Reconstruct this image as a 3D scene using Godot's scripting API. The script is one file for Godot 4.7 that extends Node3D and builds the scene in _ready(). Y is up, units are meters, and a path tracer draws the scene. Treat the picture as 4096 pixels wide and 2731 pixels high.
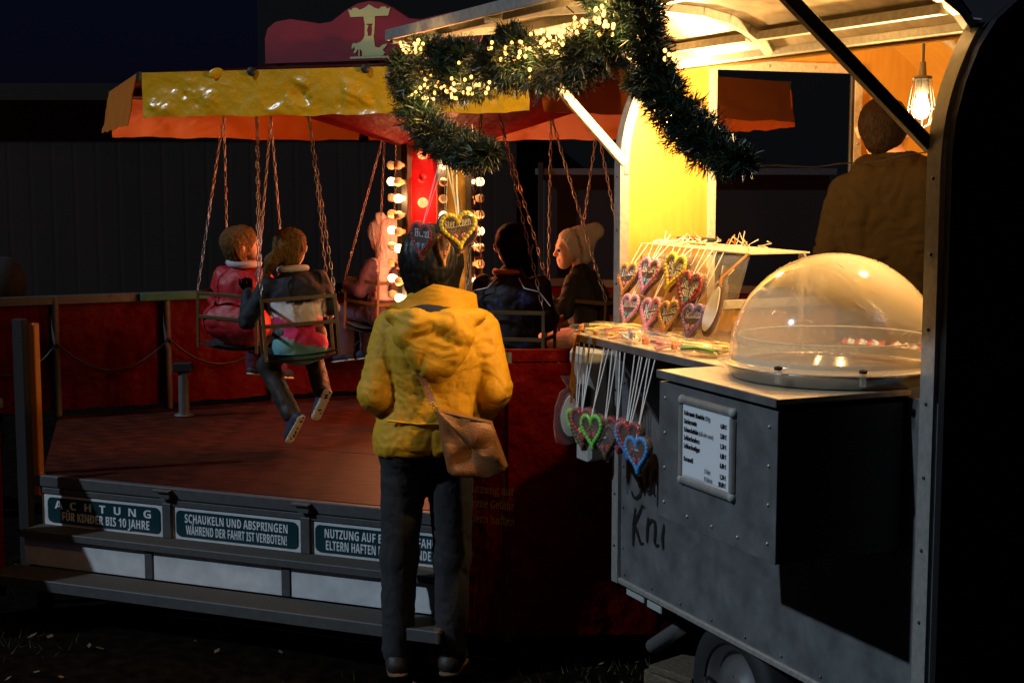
extends Node3D

# ---------- frames of reference ----------
const FOCAL := 1500.0
const PITCH := 0.11345
const EYE := Vector3(0, 1.9, 0)
const D1 := Vector3(-.4016, 0, -.9158)      # along the trailer, to its far end
const D2 := Vector3(.9158, 0, -.4016)       # into the trailer
const T0 := Vector3(.3852, 0, -5.3229)      # foot of the trailer's far serving corner
const STEP_O := Vector3(-.94, 0, -6.04)
const STEP_U := Vector3(.9226, 0, .3856)
const STEP_N := Vector3(-.3856, 0, .9226)

func TR(x: float, y: float, z: float) -> Vector3:
	var p := T0 + D1 * x + D2 * z
	p.y = y
	return p

func ray(px: float, py: float) -> Vector3:
	var v := Vector3((px / 2.296875 - 512.0) / FOCAL, -(py / 2.296875 - 341.0) / FOCAL, -1)
	return v.rotated(Vector3.RIGHT, -PITCH)

func at_depth(px: float, py: float, depth: float) -> Vector3:
	var r := ray(px, py)
	return EYE + r * (depth / -r.z)

func on_side(px: float, py: float, z: float) -> Vector3:
	var r := ray(px, py)
	return EYE + r * ((T0 + D2 * z - EYE).dot(D2) / r.dot(D2))

func STP(t: float, y: float, n: float) -> Vector3:
	var p := STEP_O + STEP_U * t + STEP_N * n
	p.y = y
	return p

# ---------- names and tags ----------
var taken := {}
func numbered(called: String) -> String:
	if not taken.has(called):
		taken[called] = 0
		return called
	taken[called] += 1
	return "%s_%03d" % [called, taken[called]]

func tag(o: Node, label: String, category: String, group := "") -> Node:
	o.set_meta("label", label)
	o.set_meta("category", category)
	if group != "":
		o.set_meta("group", group)
	return o

func thing(called: String, label: String, category: String, where := Vector3.ZERO, turn := Basis.IDENTITY, group := "") -> Node3D:
	var o := Node3D.new()
	o.name = numbered(called)
	add_child(o)
	o.transform = Transform3D(turn, where)
	tag(o, label, category, group)
	return o

# ---------- geometry collector: faces given counter-clockwise as seen from outside ----------
class Geo:
	var v := PackedVector3Array()
	var n := PackedVector3Array()
	var c := PackedColorArray()
	var uv := PackedVector2Array()
	var col := Color.WHITE
	var use_col := false
	func vert(p: Vector3, nn: Vector3, t := Vector2.ZERO) -> void:
		v.append(p); n.append(nn); c.append(col); uv.append(t)
	func tri(a: Vector3, b: Vector3, d: Vector3) -> void:
		var nn := (b - a).cross(d - a).normalized()
		vert(a, nn); vert(d, nn); vert(b, nn)
	func quad(a: Vector3, b: Vector3, d: Vector3, e: Vector3) -> void:
		var nn := (d - a).cross(e - b).normalized()
		vert(a, nn, Vector2(0, 1)); vert(d, nn, Vector2(1, 0)); vert(b, nn, Vector2(1, 1))
		vert(a, nn, Vector2(0, 1)); vert(e, nn, Vector2(0, 0)); vert(d, nn, Vector2(1, 0))
	func box(p: Vector3, s: Vector3, bs := Basis.IDENTITY, bev := 0.0) -> void:
		# a box with chamfered edges
		var h := s * .5
		if bev <= 0.0:
			bev = minf(.0015, minf(h.x, minf(h.y, h.z)) * .3)
		bev = minf(bev, minf(h.x, minf(h.y, h.z)) * .9)
		var ax := [Vector3(1, 0, 0), Vector3(0, 1, 0), Vector3(0, 0, 1)]
		for i in 3:
			var u: Vector3 = ax[(i + 1) % 3]
			var w: Vector3 = ax[(i + 2) % 3]
			var hi := h[i]
			var hu := h[(i + 1) % 3]
			var hw := h[(i + 2) % 3]
			for sg in [-1.0, 1.0]:
				var o: Vector3 = ax[i] * (sg * hi)
				var a := o - u * (hu - bev) - w * (hw - bev)
				var b := o + u * (hu - bev) - w * (hw - bev)
				var d := o + u * (hu - bev) + w * (hw - bev)
				var e := o - u * (hu - bev) + w * (hw - bev)
				if sg > 0: quad(p + bs * a, p + bs * b, p + bs * d, p + bs * e)
				else: quad(p + bs * a, p + bs * e, p + bs * d, p + bs * b)
				for sh in [-1.0, 1.0]: # chamfer between faces i and i+1, running along w
					var f1: Vector3 = ax[i] * (sg * hi) + u * (sh * (hu - bev))
					var f2: Vector3 = ax[i] * (sg * (hi - bev)) + u * (sh * hu)
					var l := w * (hw - bev)
					if sg * sh > 0: quad(p + bs * (f1 - l), p + bs * (f2 - l), p + bs * (f2 + l), p + bs * (f1 + l))
					else: quad(p + bs * (f1 + l), p + bs * (f2 + l), p + bs * (f2 - l), p + bs * (f1 - l))
		for sx in [-1.0, 1.0]:
			for sy in [-1.0, 1.0]:
				for sz in [-1.0, 1.0]:
					var q1 := Vector3(sx * h.x, sy * (h.y - bev), sz * (h.z - bev))
					var q2 := Vector3(sx * (h.x - bev), sy * h.y, sz * (h.z - bev))
					var q3 := Vector3(sx * (h.x - bev), sy * (h.y - bev), sz * h.z)
					if sx * sy * sz > 0: tri(p + bs * q1, p + bs * q2, p + bs * q3)
					else: tri(p + bs * q1, p + bs * q3, p + bs * q2)
	func bar(a: Vector3, b: Vector3, w: float, h: float, up := Vector3.UP, bev := 0.0) -> void:
		var z := (b - a).normalized()
		var x := up.cross(z).normalized()
		if x.length() < .5: x = Vector3.RIGHT.cross(z).normalized()
		box((a + b) * .5, Vector3(w, h, (b - a).length()), Basis(x, z.cross(x), z), bev)
	func sheet(rows: Array, closed := false, scale_uv := Vector2.ONE) -> void:
		# rows of points; smooth; outside is on the side of (next point) x (next row)
		var nr := rows.size()
		var nc: int = rows[0].size()
		var nm := []
		for r in nr:
			var line := PackedVector3Array()
			for k in nc:
				var kp := (k + 1) % nc if closed else mini(k + 1, nc - 1)
				var km := (k - 1 + nc) % nc if closed else maxi(k - 1, 0)
				var du: Vector3 = rows[r][kp] - rows[r][km]
				var dv: Vector3 = rows[mini(r + 1, nr - 1)][k] - rows[maxi(r - 1, 0)][k]
				var q := du.cross(dv)
				if q.length_squared() < 1e-14:
					if r == 0: q = rows[0][k] - rows[1][k]
					else: q = rows[r][k] - rows[r - 1][k]
				line.append(q.normalized())
			nm.append(line)
		var cols := nc if closed else nc - 1
		for r in nr - 1:
			for k in cols:
				var k2 := (k + 1) % nc
				var t00 := Vector2(float(k) / cols, float(r) / (nr - 1)) * scale_uv
				var t11 := Vector2(float(k + 1) / cols, float(r + 1) / (nr - 1)) * scale_uv
				var t10 := Vector2(t11.x, t00.y)
				var t01 := Vector2(t00.x, t11.y)
				vert(rows[r][k], nm[r][k], t00); vert(rows[r + 1][k2], nm[r + 1][k2], t11); vert(rows[r][k2], nm[r][k2], t10)
				vert(rows[r][k], nm[r][k], t00); vert(rows[r + 1][k], nm[r + 1][k], t01); vert(rows[r + 1][k2], nm[r + 1][k2], t11)
	func tube(pts: Array, rad, sides := 8, caps := true) -> void:
		var rows := []
		var n0 := pts.size()
		var prev := Vector3.ZERO
		for i in n0:
			var t: Vector3 = (pts[mini(i + 1, n0 - 1)] - pts[maxi(i - 1, 0)]).normalized()
			var x := prev
			if i == 0:
				x = Vector3.UP.cross(t)
				if x.length() < .2: x = Vector3.RIGHT.cross(t)
			x = (x - t * x.dot(t)).normalized()
			prev = x
			var y := t.cross(x)
			var r: float = rad[i] if rad is Array else rad
			var row := []
			for k in sides:
				var a := TAU * k / sides
				row.append(pts[i] + (x * cos(a) + y * sin(a)) * r)
			rows.append(row)
		sheet(rows, true)
		if caps:
			for k in range(1, sides - 1):
				tri(rows[0][0], rows[0][k + 1], rows[0][k])
				tri(rows[n0 - 1][0], rows[n0 - 1][k], rows[n0 - 1][k + 1])
	func lathe(p: Vector3, prof: Array, sides := 24, bs := Basis.IDENTITY) -> void:
		# prof: Vector2(radius, height), listed from the bottom up for an outward surface
		var rows := []
		for q in prof:
			var row := []
			for k in sides:
				var a := -TAU * k / sides
				row.append(p + bs * Vector3(cos(a) * maxf(q.x, 1e-5), q.y, sin(a) * maxf(q.x, 1e-5)))
			rows.append(row)
		sheet(rows, true)
	func ball(p: Vector3, r: Vector3, bs := Basis.IDENTITY, sides := 12, rings := 8) -> void:
		var rows := []
		for i in rings + 1:
			var e := -PI / 2 + PI * i / rings
			var row := []
			for k in sides:
				var a := -TAU * k / sides
				row.append(p + bs * (Vector3(cos(a) * cos(e), sin(e), sin(a) * cos(e)) * r))
			rows.append(row)
		sheet(rows, true)
	func prism(poly: PackedVector2Array, t: Transform3D, depth: float, bev := 0.0) -> void:
		# polygon in the local xy plane, front at z = depth, back at z = 0
		var pg := poly
		if Geometry2D.is_polygon_clockwise(pg):
			pg = pg.duplicate()
			pg.reverse()
		var top := pg
		if bev > 0.0:
			var sh := Geometry2D.offset_polygon(pg, -bev)
			if sh.size() == 1 and sh[0].size() > 2: top = sh[0]
			else: bev = 0.0
		var ix := Geometry2D.triangulate_polygon(top)
		for i in range(0, ix.size(), 3):
			var a := top[ix[i]]
			var b := top[ix[i + 1]]
			var d := top[ix[i + 2]]
			if (b - a).cross(d - a) < 0:
				var s := b; b = d; d = s
			tri(t * Vector3(a.x, a.y, depth), t * Vector3(b.x, b.y, depth), t * Vector3(d.x, d.y, depth))
		ix = Geometry2D.triangulate_polygon(pg)
		for i in range(0, ix.size(), 3):
			var a := pg[ix[i]]
			var b := pg[ix[i + 1]]
			var d := pg[ix[i + 2]]
			if (b - a).cross(d - a) < 0:
				var s := b; b = d; d = s
			tri(t * Vector3(a.x, a.y, 0), t * Vector3(d.x, d.y, 0), t * Vector3(b.x, b.y, 0))
		var nn := pg.size()
		for i in nn:
			var a := pg[i]
			var b := pg[(i + 1) % nn]
			quad(t * Vector3(a.x, a.y, 0), t * Vector3(b.x, b.y, 0), t * Vector3(b.x, b.y, depth - bev), t * Vector3(a.x, a.y, depth - bev))
		if bev > 0.0:
			var m := top.size()
			for i in nn:  # bevel strip to the nearest vertices of the smaller outline
				var a := pg[i]
				var b := pg[(i + 1) % nn]
				var ka := 0
				var kb := 0
				for k in m:
					if top[k].distance_squared_to(a) < top[ka].distance_squared_to(a): ka = k
					if top[k].distance_squared_to(b) < top[kb].distance_squared_to(b): kb = k
				var q := t * Vector3(top[kb].x, top[kb].y, depth)
				tri(t * Vector3(a.x, a.y, depth - bev), t * Vector3(b.x, b.y, depth - bev), q)
				if ka != kb:
					tri(t * Vector3(a.x, a.y, depth - bev), q, t * Vector3(top[ka].x, top[ka].y, depth))
	func stroke(pts: Array, wid: Array, t: Transform3D, thick := .0015) -> void:
		# a brushed letter stroke in the local xy plane
		var m := pts.size()
		for i in m - 1:
			var a: Vector2 = pts[i]
			var b: Vector2 = pts[i + 1]
			var na: Vector2 = (pts[mini(i + 1, m - 1)] - pts[maxi(i - 1, 0)]).orthogonal().normalized() * wid[i]
			var nb: Vector2 = (pts[mini(i + 2, m - 1)] - pts[i]).orthogonal().normalized() * wid[i + 1]
			var pg := [a - na, b - nb, b + nb, a + na]
			var f := []
			for q in pg: f.append(t * Vector3(q.x, q.y, thick))
			quad(f[0], f[1], f[2], f[3])
	func arr() -> ArrayMesh:
		var am := ArrayMesh.new()
		if v.is_empty(): return am
		var a := []
		a.resize(Mesh.ARRAY_MAX)
		a[Mesh.ARRAY_VERTEX] = v
		a[Mesh.ARRAY_NORMAL] = n
		a[Mesh.ARRAY_TEX_UV] = uv
		if use_col: a[Mesh.ARRAY_COLOR] = c
		am.add_surface_from_arrays(Mesh.PRIMITIVE_TRIANGLES, a)
		return am

func put(g, called: String, m: Material, parent: Node = null, label := "") -> MeshInstance3D:
	var o := MeshInstance3D.new()
	o.mesh = g.arr() if g is Geo else g
	o.material_override = m
	if parent == null:
		o.name = numbered(called)
		add_child(o)
	else:
		o.name = called
		parent.add_child(o, true)
	if label != "": o.set_meta("label", label)
	return o

func struct(g, called: String, m: Material) -> MeshInstance3D:
	var o := put(g, called, m)
	o.set_meta("kind", "structure")
	return o

# ---------- bodies: tapered capsules joined by a smooth minimum, meshed as surface nets ----------
class Sdf:
	var bones := []
	func cap(a: Vector3, b: Vector3, ra: float, rb: float, k := .03, fd := Vector3.ZERO, ff := 1.0, cut := false) -> void:
		bones.append([a, b, ra, rb, k, fd, ff, cut])
	func mir(a: Vector3, b: Vector3, ra: float, rb: float, k := .03) -> void:
		cap(a, b, ra, rb, k)
		cap(Vector3(-a.x, a.y, a.z), Vector3(-b.x, b.y, b.z), ra, rb, k)
	func add_to(g: Geo, cell: float, tf := Transform3D.IDENTITY, disp = null, colour = null, inflate := 0.0) -> void:
		var lo := Vector3.ONE * 1e9
		var hi := -lo
		for b in bones:
			if b[7]: continue
			var r: float = maxf(b[2], b[3]) + inflate + cell * 3
			for q in [b[0], b[1]]:
				lo = lo.min(q - Vector3.ONE * r)
				hi = hi.max(q + Vector3.ONE * r)
		var nx := int((hi.x - lo.x) / cell) + 2
		var ny := int((hi.y - lo.y) / cell) + 2
		var nz := int((hi.z - lo.z) / cell) + 2
		var f := PackedFloat32Array()
		f.resize(nx * ny * nz)
		f.fill(1.0)
		for b in bones:
			var a: Vector3 = b[0]
			var ba: Vector3 = b[1] - a
			var ra: float = b[2] + inflate
			var dr: float = b[3] - b[2]
			var k: float = b[4]
			var fd: Vector3 = b[5]
			var fs: float = 1.0 / b[6] - 1.0
			var flat: bool = b[6] != 1.0
			var cut: bool = b[7]
			if flat: ba += fd * (ba.dot(fd) * fs)
			var ba2 := maxf(ba.length_squared(), 1e-9)
			var r := maxf(b[2], b[3]) + inflate + k + cell * 2
			var mn: Vector3 = (b[0] as Vector3).min(b[1]) - Vector3.ONE * r - lo
			var mx: Vector3 = (b[0] as Vector3).max(b[1]) + Vector3.ONE * r - lo
			var x0 := clampi(int(mn.x / cell), 0, nx - 1)
			var x1 := clampi(int(mx.x / cell) + 1, 0, nx - 1)
			var y0 := clampi(int(mn.y / cell), 0, ny - 1)
			var y1 := clampi(int(mx.y / cell) + 1, 0, ny - 1)
			var z0 := clampi(int(mn.z / cell), 0, nz - 1)
			var z1 := clampi(int(mx.z / cell) + 1, 0, nz - 1)
			for z in range(z0, z1 + 1):
				for y in range(y0, y1 + 1):
					var at := (z * ny + y) * nx
					for x in range(x0, x1 + 1):
						var o := lo + Vector3(x, y, z) * cell - a
						if flat: o += fd * (o.dot(fd) * fs)
						var h := clampf(o.dot(ba) / ba2, 0.0, 1.0)
						var d := (o - ba * h).length() - ra - dr * h
						var e := f[at + x]
						if cut:
							d = -d
							var w := maxf(k - absf(e - d), 0.0) / k
							f[at + x] = maxf(e, d) + w * w * k * .25
						else:
							var w := maxf(k - absf(e - d), 0.0) / k
							f[at + x] = minf(e, d) - w * w * k * .25
		# surface nets
		var id := PackedInt32Array()
		id.resize(nx * ny * nz)
		id.fill(-1)
		var pts := PackedVector3Array()
		var lim := cell * 2.5
		var off := [0, 1, nx, nx + 1, nx * ny, nx * ny + 1, nx * ny + nx, nx * ny + nx + 1]
		var ed := [[0, 1], [2, 3], [4, 5], [6, 7], [0, 2], [1, 3], [4, 6], [5, 7], [0, 4], [1, 5], [2, 6], [3, 7]]
		var cor := []
		for k in 8: cor.append(Vector3(k & 1, (k >> 1) & 1, k >> 2))
		for z in nz - 1:
			for y in ny - 1:
				var at := (z * ny + y) * nx
				for x in nx - 1:
					var i := at + x
					if absf(f[i]) > lim: continue
					var neg := 0
					for k in 8:
						if f[i + off[k]] < 0: neg += 1
					if neg == 0 or neg == 8: continue
					var s := Vector3.ZERO
					var m := 0
					for e in ed:
						var fa := f[i + off[e[0]]]
						var fb := f[i + off[e[1]]]
						if (fa < 0) != (fb < 0):
							s += (cor[e[0]] as Vector3).lerp(cor[e[1]], fa / (fa - fb))
							m += 1
					id[i] = pts.size()
					pts.append(lo + (Vector3(x, y, z) + s / m) * cell)
		var quads := PackedInt32Array()
		var st := [1, nx, nx * ny]
		for z in range(1, nz - 1):
			for y in range(1, ny - 1):
				var at := (z * ny + y) * nx
				for x in range(1, nx - 1):
					var i := at + x
					var fi := f[i]
					if absf(fi) > lim: continue
					for ax in 3:
						if (fi < 0) != (f[i + st[ax]] < 0):
							var u: int = st[(ax + 1) % 3]
							var w: int = st[(ax + 2) % 3]
							var q := [id[i - u - w], id[i - w], id[i], id[i - u]]
							if fi >= 0: q.reverse()
							if q.min() < 0: continue
							quads.append_array(PackedInt32Array(q))
		var nm := PackedVector3Array()
		nm.resize(pts.size())
		for turn in (2 if disp != null else 1):
			nm.fill(Vector3.ZERO)
			for j in range(0, quads.size(), 4):
				var nn := (pts[quads[j + 2]] - pts[quads[j]]).cross(pts[quads[j + 3]] - pts[quads[j + 1]])
				for k in 4: nm[quads[j + k]] += nn
			for j in nm.size(): nm[j] = nm[j].normalized()
			if turn == 0 and disp != null:
				for j in pts.size(): pts[j] += nm[j] * disp.call(pts[j], nm[j])
		var cs := PackedColorArray()
		if colour != null:
			g.use_col = true
			for j in pts.size(): cs.append(colour.call(pts[j]))
		for j in range(0, quads.size(), 4):
			for k in [0, 2, 1, 0, 3, 2]:
				var p := quads[j + k]
				if colour != null: g.col = cs[p]
				g.vert(tf * pts[p], tf.basis * nm[p])

# ---------- materials ----------
var tex := {}
func noise_tex(key: String, freq: float, lo: float, hi: float, octaves := 4, type := FastNoiseLite.TYPE_SIMPLEX_SMOOTH, size := 512, as_normal := false, bump := 6.0, fractal := FastNoiseLite.FRACTAL_FBM) -> NoiseTexture2D:
	if tex.has(key): return tex[key]
	var nz := FastNoiseLite.new()
	nz.seed = key.hash() % 9999
	nz.frequency = freq
	nz.noise_type = type
	nz.fractal_type = fractal
	nz.fractal_octaves = octaves
	var t := NoiseTexture2D.new()
	t.width = size
	t.height = size
	t.seamless = true
	t.noise = nz
	if as_normal:
		t.as_normal_map = true
		t.bump_strength = bump
	else:
		var g := Gradient.new()
		g.set_color(0, Color(lo, lo, lo))
		g.set_color(1, Color(hi, hi, hi))
		t.color_ramp = g
	tex[key] = t
	return t

func mat(called: String, r: float, g: float, b: float, rough := .7, metal := 0.0) -> StandardMaterial3D:
	var m := StandardMaterial3D.new()
	m.resource_name = called
	m.albedo_color = Color(r, g, b).linear_to_srgb()
	m.roughness = rough
	m.metallic = metal
	m.cull_mode = BaseMaterial3D.CULL_DISABLED
	return m

func worn(m: StandardMaterial3D, t: Texture2D, sc: Vector3) -> StandardMaterial3D:
	m.albedo_texture = t
	m.uv1_triplanar = true
	m.uv1_scale = sc
	return m

func bumpy(m: StandardMaterial3D, t: Texture2D, sc: Vector3, amount: float) -> StandardMaterial3D:
	m.normal_enabled = true
	m.normal_texture = t
	m.normal_scale = amount
	m.uv1_triplanar = true
	m.uv1_scale = sc
	return m

func glow(called: String, r: float, g: float, b: float, energy: float) -> StandardMaterial3D:
	var m := mat(called, r, g, b, .4)
	m.emission_enabled = true
	m.emission = Color(r, g, b).linear_to_srgb()
	m.emission_energy_multiplier = energy
	return m

func clear(called: String, alpha: float, r := 1.0, g := 1.0, b := 1.0, rough := .05) -> StandardMaterial3D:
	var m := mat(called, r, g, b, rough)
	m.albedo_color.a = alpha
	m.transparency = BaseMaterial3D.TRANSPARENCY_ALPHA
	return m

func lamp(where: Vector3, c: Color, energy: float, size := .02, called := "bulb_light") -> void:
	var l := OmniLight3D.new()
	l.name = numbered(called)
	l.light_color = c
	l.light_energy = energy
	l.light_size = size
	l.omni_range = 30.0
	l.omni_attenuation = 2.0
	l.shadow_enabled = true
	add_child(l)
	l.position = where

func text_mesh(s: String, size: float, depth := .001, bold := false, serif := false) -> TextMesh:
	var f := SystemFont.new()
	f.font_names = PackedStringArray(["Droid Serif" if serif else "Droid Sans"])
	f.font_weight = 700 if bold else 400
	var t := TextMesh.new()
	t.text = s
	t.font = f
	t.font_size = 64
	t.pixel_size = size / 46.0
	t.depth = depth
	t.curve_step = 4.0
	return t

func letters(s: String, h: float, where: Transform3D, m: Material, parent: Node, called := "lettering", bold := false, serif := false, stretch := 1.0, fit := 0.0, align := 0) -> MeshInstance3D:
	# h: height of the capitals; fit: width to fill; align -1 left, 0 centre, 1 right
	var t := text_mesh(s, h, .0012, bold, serif)
	var o := MeshInstance3D.new()
	o.name = called
	o.mesh = t
	o.material_override = m
	var bx := t.get_aabb()
	var sx := stretch
	if fit > 0.0: sx = fit / bx.size.x
	var shift := Vector3(-(bx.position.x + bx.size.x * (.5 + .5 * align)) * sx, 0, 0)
	parent.add_child(o, true)
	o.transform = where * Transform3D(Basis.IDENTITY, shift) * Transform3D(Basis.from_scale(Vector3(sx, 1, 1)), Vector3.ZERO)
	return o

var M := {}
var rng := RandomNumberGenerator.new()
func rr(a: float, b: float) -> float:
	return rng.randf_range(a, b)

func _ready() -> void:
	# ----- camera, sky, street light, exposure -----
	var cam := Camera3D.new()
	cam.name = "camera"
	add_child(cam)
	cam.position = EYE
	cam.rotation = Vector3(-PITCH, 0, 0)
	cam.fov = rad_to_deg(2.0 * atan(341.0 / FOCAL))
	cam.far = 400.0
	cam.near = .05
	cam.current = true
	var sm := ProceduralSkyMaterial.new()
	sm.sky_top_color = Color(.0022, .0034, .0115).linear_to_srgb()
	sm.sky_horizon_color = Color(.0011, .0012, .0030).linear_to_srgb()
	sm.sky_curve = .12
	sm.ground_bottom_color = Color(.001, .001, .0015).linear_to_srgb()
	sm.ground_horizon_color = Color(.0011, .0012, .0030).linear_to_srgb()
	sm.sun_angle_max = 0.0
	var env := Environment.new()
	env.background_mode = Environment.BG_SKY
	env.sky = Sky.new()
	env.sky.sky_material = sm
	env.background_energy_multiplier = 1.0
	env.tonemap_mode = Environment.TONE_MAPPER_LINEAR
	env.tonemap_exposure = 1.0
	env.sdfgi_enabled = true
	env.ssao_enabled = true
	env.ssil_enabled = true
	var we := WorldEnvironment.new()
	we.name = "environment"
	we.environment = env
	add_child(we)
	var sun := DirectionalLight3D.new()      # the cool flood light far to the left behind the photographer
	sun.name = "street_light"
	sun.light_color = Color(.68, .84, 1.0).linear_to_srgb()
	sun.light_energy = .46
	sun.light_angular_distance = 1.2
	sun.shadow_enabled = true
	add_child(sun)
	sun.look_at_from_position(Vector3.ZERO, Vector3(.76, -.6, -.255), Vector3.UP)
	rng.seed = 20231118

	make_materials()
	make_setting()
	make_carousel()
	make_swings()
	make_trailer()
	make_machine()
	make_sweets()
	make_garland()
	make_people()
	make_small()

func make_materials() -> void:
	var mot := noise_tex("mottle", .012, .84, 1.0, 5)
	var fine := noise_tex("fine", .08, .55, 1.0, 4)
	var crinkle := noise_tex("crinkle", .011, 0, 1, 4, FastNoiseLite.TYPE_SIMPLEX_SMOOTH, 512, true, 22.0, FastNoiseLite.FRACTAL_RIDGED)
	var cloth := noise_tex("cloth", .16, 0, 1, 3, FastNoiseLite.TYPE_SIMPLEX, 512, true, 5.0)
	var soft := noise_tex("soft", .010, 0, 1, 4, FastNoiseLite.TYPE_SIMPLEX_SMOOTH, 512, true, 14.0)
	M.ground = worn(matte(mat("earth", .0115, .0072, .0045, .95)), noise_tex("earth", .03, .3, 1.0, 6), Vector3(.7, .7, .7))
	M.grass = mat("grass", .055, .058, .020, .8)
	M.straw = mat("straw", .11, .08, .045, .8)
	M.hall = worn(mat("hall_sheet", .023, .0145, .0115, .9), mot, Vector3(.25, .08, .25))
	M.barn = mat("barn_wall", .010, .009, .010, .9)
	M.galv = worn(mat("galvanised_steel", .105, .108, .11, .6, .3), mot, Vector3(3, 3, 3))
	M.white_board = worn(mat("white_board", .78, .80, .82, .6), noise_tex("dirt", .01, .84, 1.0, 6), Vector3(2, 2, 2))
	M.sign_green = worn(mat("sign_green", .008, .05, .062, .35), mot, Vector3(3, 3, 3))
	M.tread = worn(mat("tread_plywood", .10, .085, .066, .85), fine, Vector3(2.2, 2.2, 2.2))
	M.deck = worn(mat("deck_plywood", .105, .026, .013, .6), noise_tex("deckgrain", .02, .35, 1.0, 6), Vector3(.6, 1, 3.4))
	M.deck.metallic_specular = .3
	M.tarp_red = bumpy(mat("red_tarpaulin", .078, .0009, .0012, .5), soft, Vector3(1.1, 1.1, 1.1), .55)
	M.tarp_red.metallic_specular = .2
	M.tarp_yellow = bumpy(mat("yellow_tarpaulin", .70, .40, .010, .28), crinkle, Vector3(.9, .9, .9), .15)
	M.tarp_yellow.metallic_specular = .8
	M.tarp_orange = mat("orange_tarpaulin", .60, .17, .015, .4)
	M.tarp_orange.backlight_enabled = true
	M.tarp_orange.backlight = Color(.16, .05, .0).linear_to_srgb()
	M.board_red = worn(mat("painted_red_board", .30, .009, .024, .6), mot, Vector3(1, 1, 1))
	M.emblem = mat("cream_paint", .60, .58, .26, .55)
	M.dark_metal = mat("dark_metal", .03, .028, .026, .5, .3)
	M.post_orange = mat("orange_post", .42, .13, .012, .5)
	M.teal = mat("teal_band", .02, .16, .12, .4)
	M.chain = mat("chain_steel", .36, .34, .33, .3, .9)
	M.gold = mat("gold_paint", .62, .40, .07, .35, .35)
	M.mirror_red = bumpy(mat("red_mirror_panel", .55, .02, .03, .22, .3), crinkle, Vector3(6, 6, 6), .3)
	M.seat_bar = mat("seat_bar_paint", .10, .07, .024, .5)
	M.seat = mat("seat_shell", .05, .055, .06, .5)
	M.bulb_on = glow("bulb_lit", 1.0, .62, .24, 6.0)
	M.bulb_red = glow("bulb_red_lit", 1.0, .13, .04, 5.0)
	M.bulb_off = glow("bulb_afterglow", 1.0, .50, .18, .3)
	M.bulb_dim = mat("bulb_clear_glass", .62, .50, .34, .15)
	M.fairy = glow("fairy_light", 1.0, .43, .09, 5.5)
	M.lamp_bulb = glow("lamp_bulb", 1.0, .74, .38, 30.0)
	M.alu = bumpy(worn(mat("aluminium_sheet", .17, .18, .185, .5, .15), noise_tex("alu", .007, .74, 1.0, 5), Vector3(2.2, 2.2, 2.2)), noise_tex("alun", .05, 0, 1, 4, FastNoiseLite.TYPE_SIMPLEX, 512, true, 2.5), Vector3(2.2, 2.2, 2.2), .15)
	M.alu_trim = worn(mat("aluminium_trim", .52, .51, .48, .38, .5), mot, Vector3(5, 5, 5))
	M.alu_white = worn(mat("pale_trim", .66, .60, .48, .5), mot, Vector3(6, 6, 6))
	M.black_wall = worn(mat("black_paint_and_shade", .006, .006, .007, .55), mot, Vector3(2, 2, 2))  # also puts shade into the near side of the counter box
	M.chalk = mat("faded_lettering", .035, .036, .034, .8)
	M.ink = mat("black_lettering", .006, .006, .006, .6)
	M.yellow_wall = worn(mat("yellow_wall_paint", .66, .355, .060, .5), noise_tex("streak", .02, .93, 1.0, 4), Vector3(3, .5, 3))
	M.hatch_skin = worn(mat("hatch_lining", .52, .42, .25, .38, .15), noise_tex("smear", .014, .62, 1.0, 5), Vector3(1.4, 2.2, 2.2))
	M.rubber = mat("rubber", .012, .012, .013, .75)
	M.wood = worn(mat("wood_block", .17, .125, .075, .85), noise_tex("woodg", .03, .5, 1.0, 5), Vector3(1.5, 9, 9))
	M.counter = worn(mat("counter_sheet", .58, .49, .34, .42, .15), mot, Vector3(3, 3, 3))
	M.paper = mat("paper", .72, .76, .80, .7)
	M.grey_ink = mat("grey_print", .33, .35, .38, .8)
	M.acrylic = clear("acrylic", .16, .95, .88, .75)
	M.dome = clear("acrylic_dome", .42, .86, .74, .50, .09)
	M.cello = clear("cellophane", .05, 1, .97, .92, .04)
	M.steel = mat("polished_steel", .50, .50, .50, .28, .85)
	M.net = mat("white_net", .62, .58, .48, .6)
	M.gingerbread = bumpy(mat("gingerbread", .085, .032, .012, .5), noise_tex("crumb", .07, 0, 1, 4, FastNoiseLite.TYPE_SIMPLEX, 256, true, 8.0), Vector3(9, 9, 9), .5)
	M.icing_white = mat("white_icing", .80, .78, .72, .4)
	M.ribbon = mat("white_ribbon", .74, .72, .68, .35)
	M.ribbon_orange = mat("orange_ribbon", .75, .24, .02, .35)
	M.cord = mat("black_cord", .012, .011, .010, .5)
	M.hairtex = noise_tex("strands", .05, .25, 1.0, 3)
	M.skin = mat("skin", .52, .29, .19, .55)
	M.shoe_navy = mat("navy_shoe", .012, .018, .05, .7)
	M.sole = mat("pale_sole", .52, .48, .38, .7)
	M.leather = bumpy(mat("brown_leather", .24, .105, .038, .42), noise_tex("grainl", .06, 0, 1, 4, FastNoiseLite.TYPE_SIMPLEX, 256, true, 6.0), Vector3(7, 7, 7), .4)
	M.brass = mat("brass", .55, .38, .14, .25, .9)
	var wrinkle := noise_tex("wrinkle", .008, 0, 1, 2, FastNoiseLite.TYPE_SIMPLEX_SMOOTH, 512, true, 14.0, FastNoiseLite.FRACTAL_RIDGED)
	M.jacket_yellow = bumpy(mat("yellow_jacket_cloth", .62, .33, .008, .68), wrinkle, Vector3(1.3, 3.0, 1.3), .30)
	M.print_dull = mat("faded_print", .10, .06, .03, .8)
	M.lining = mat("navy_lining", .010, .012, .024, .8)
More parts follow.
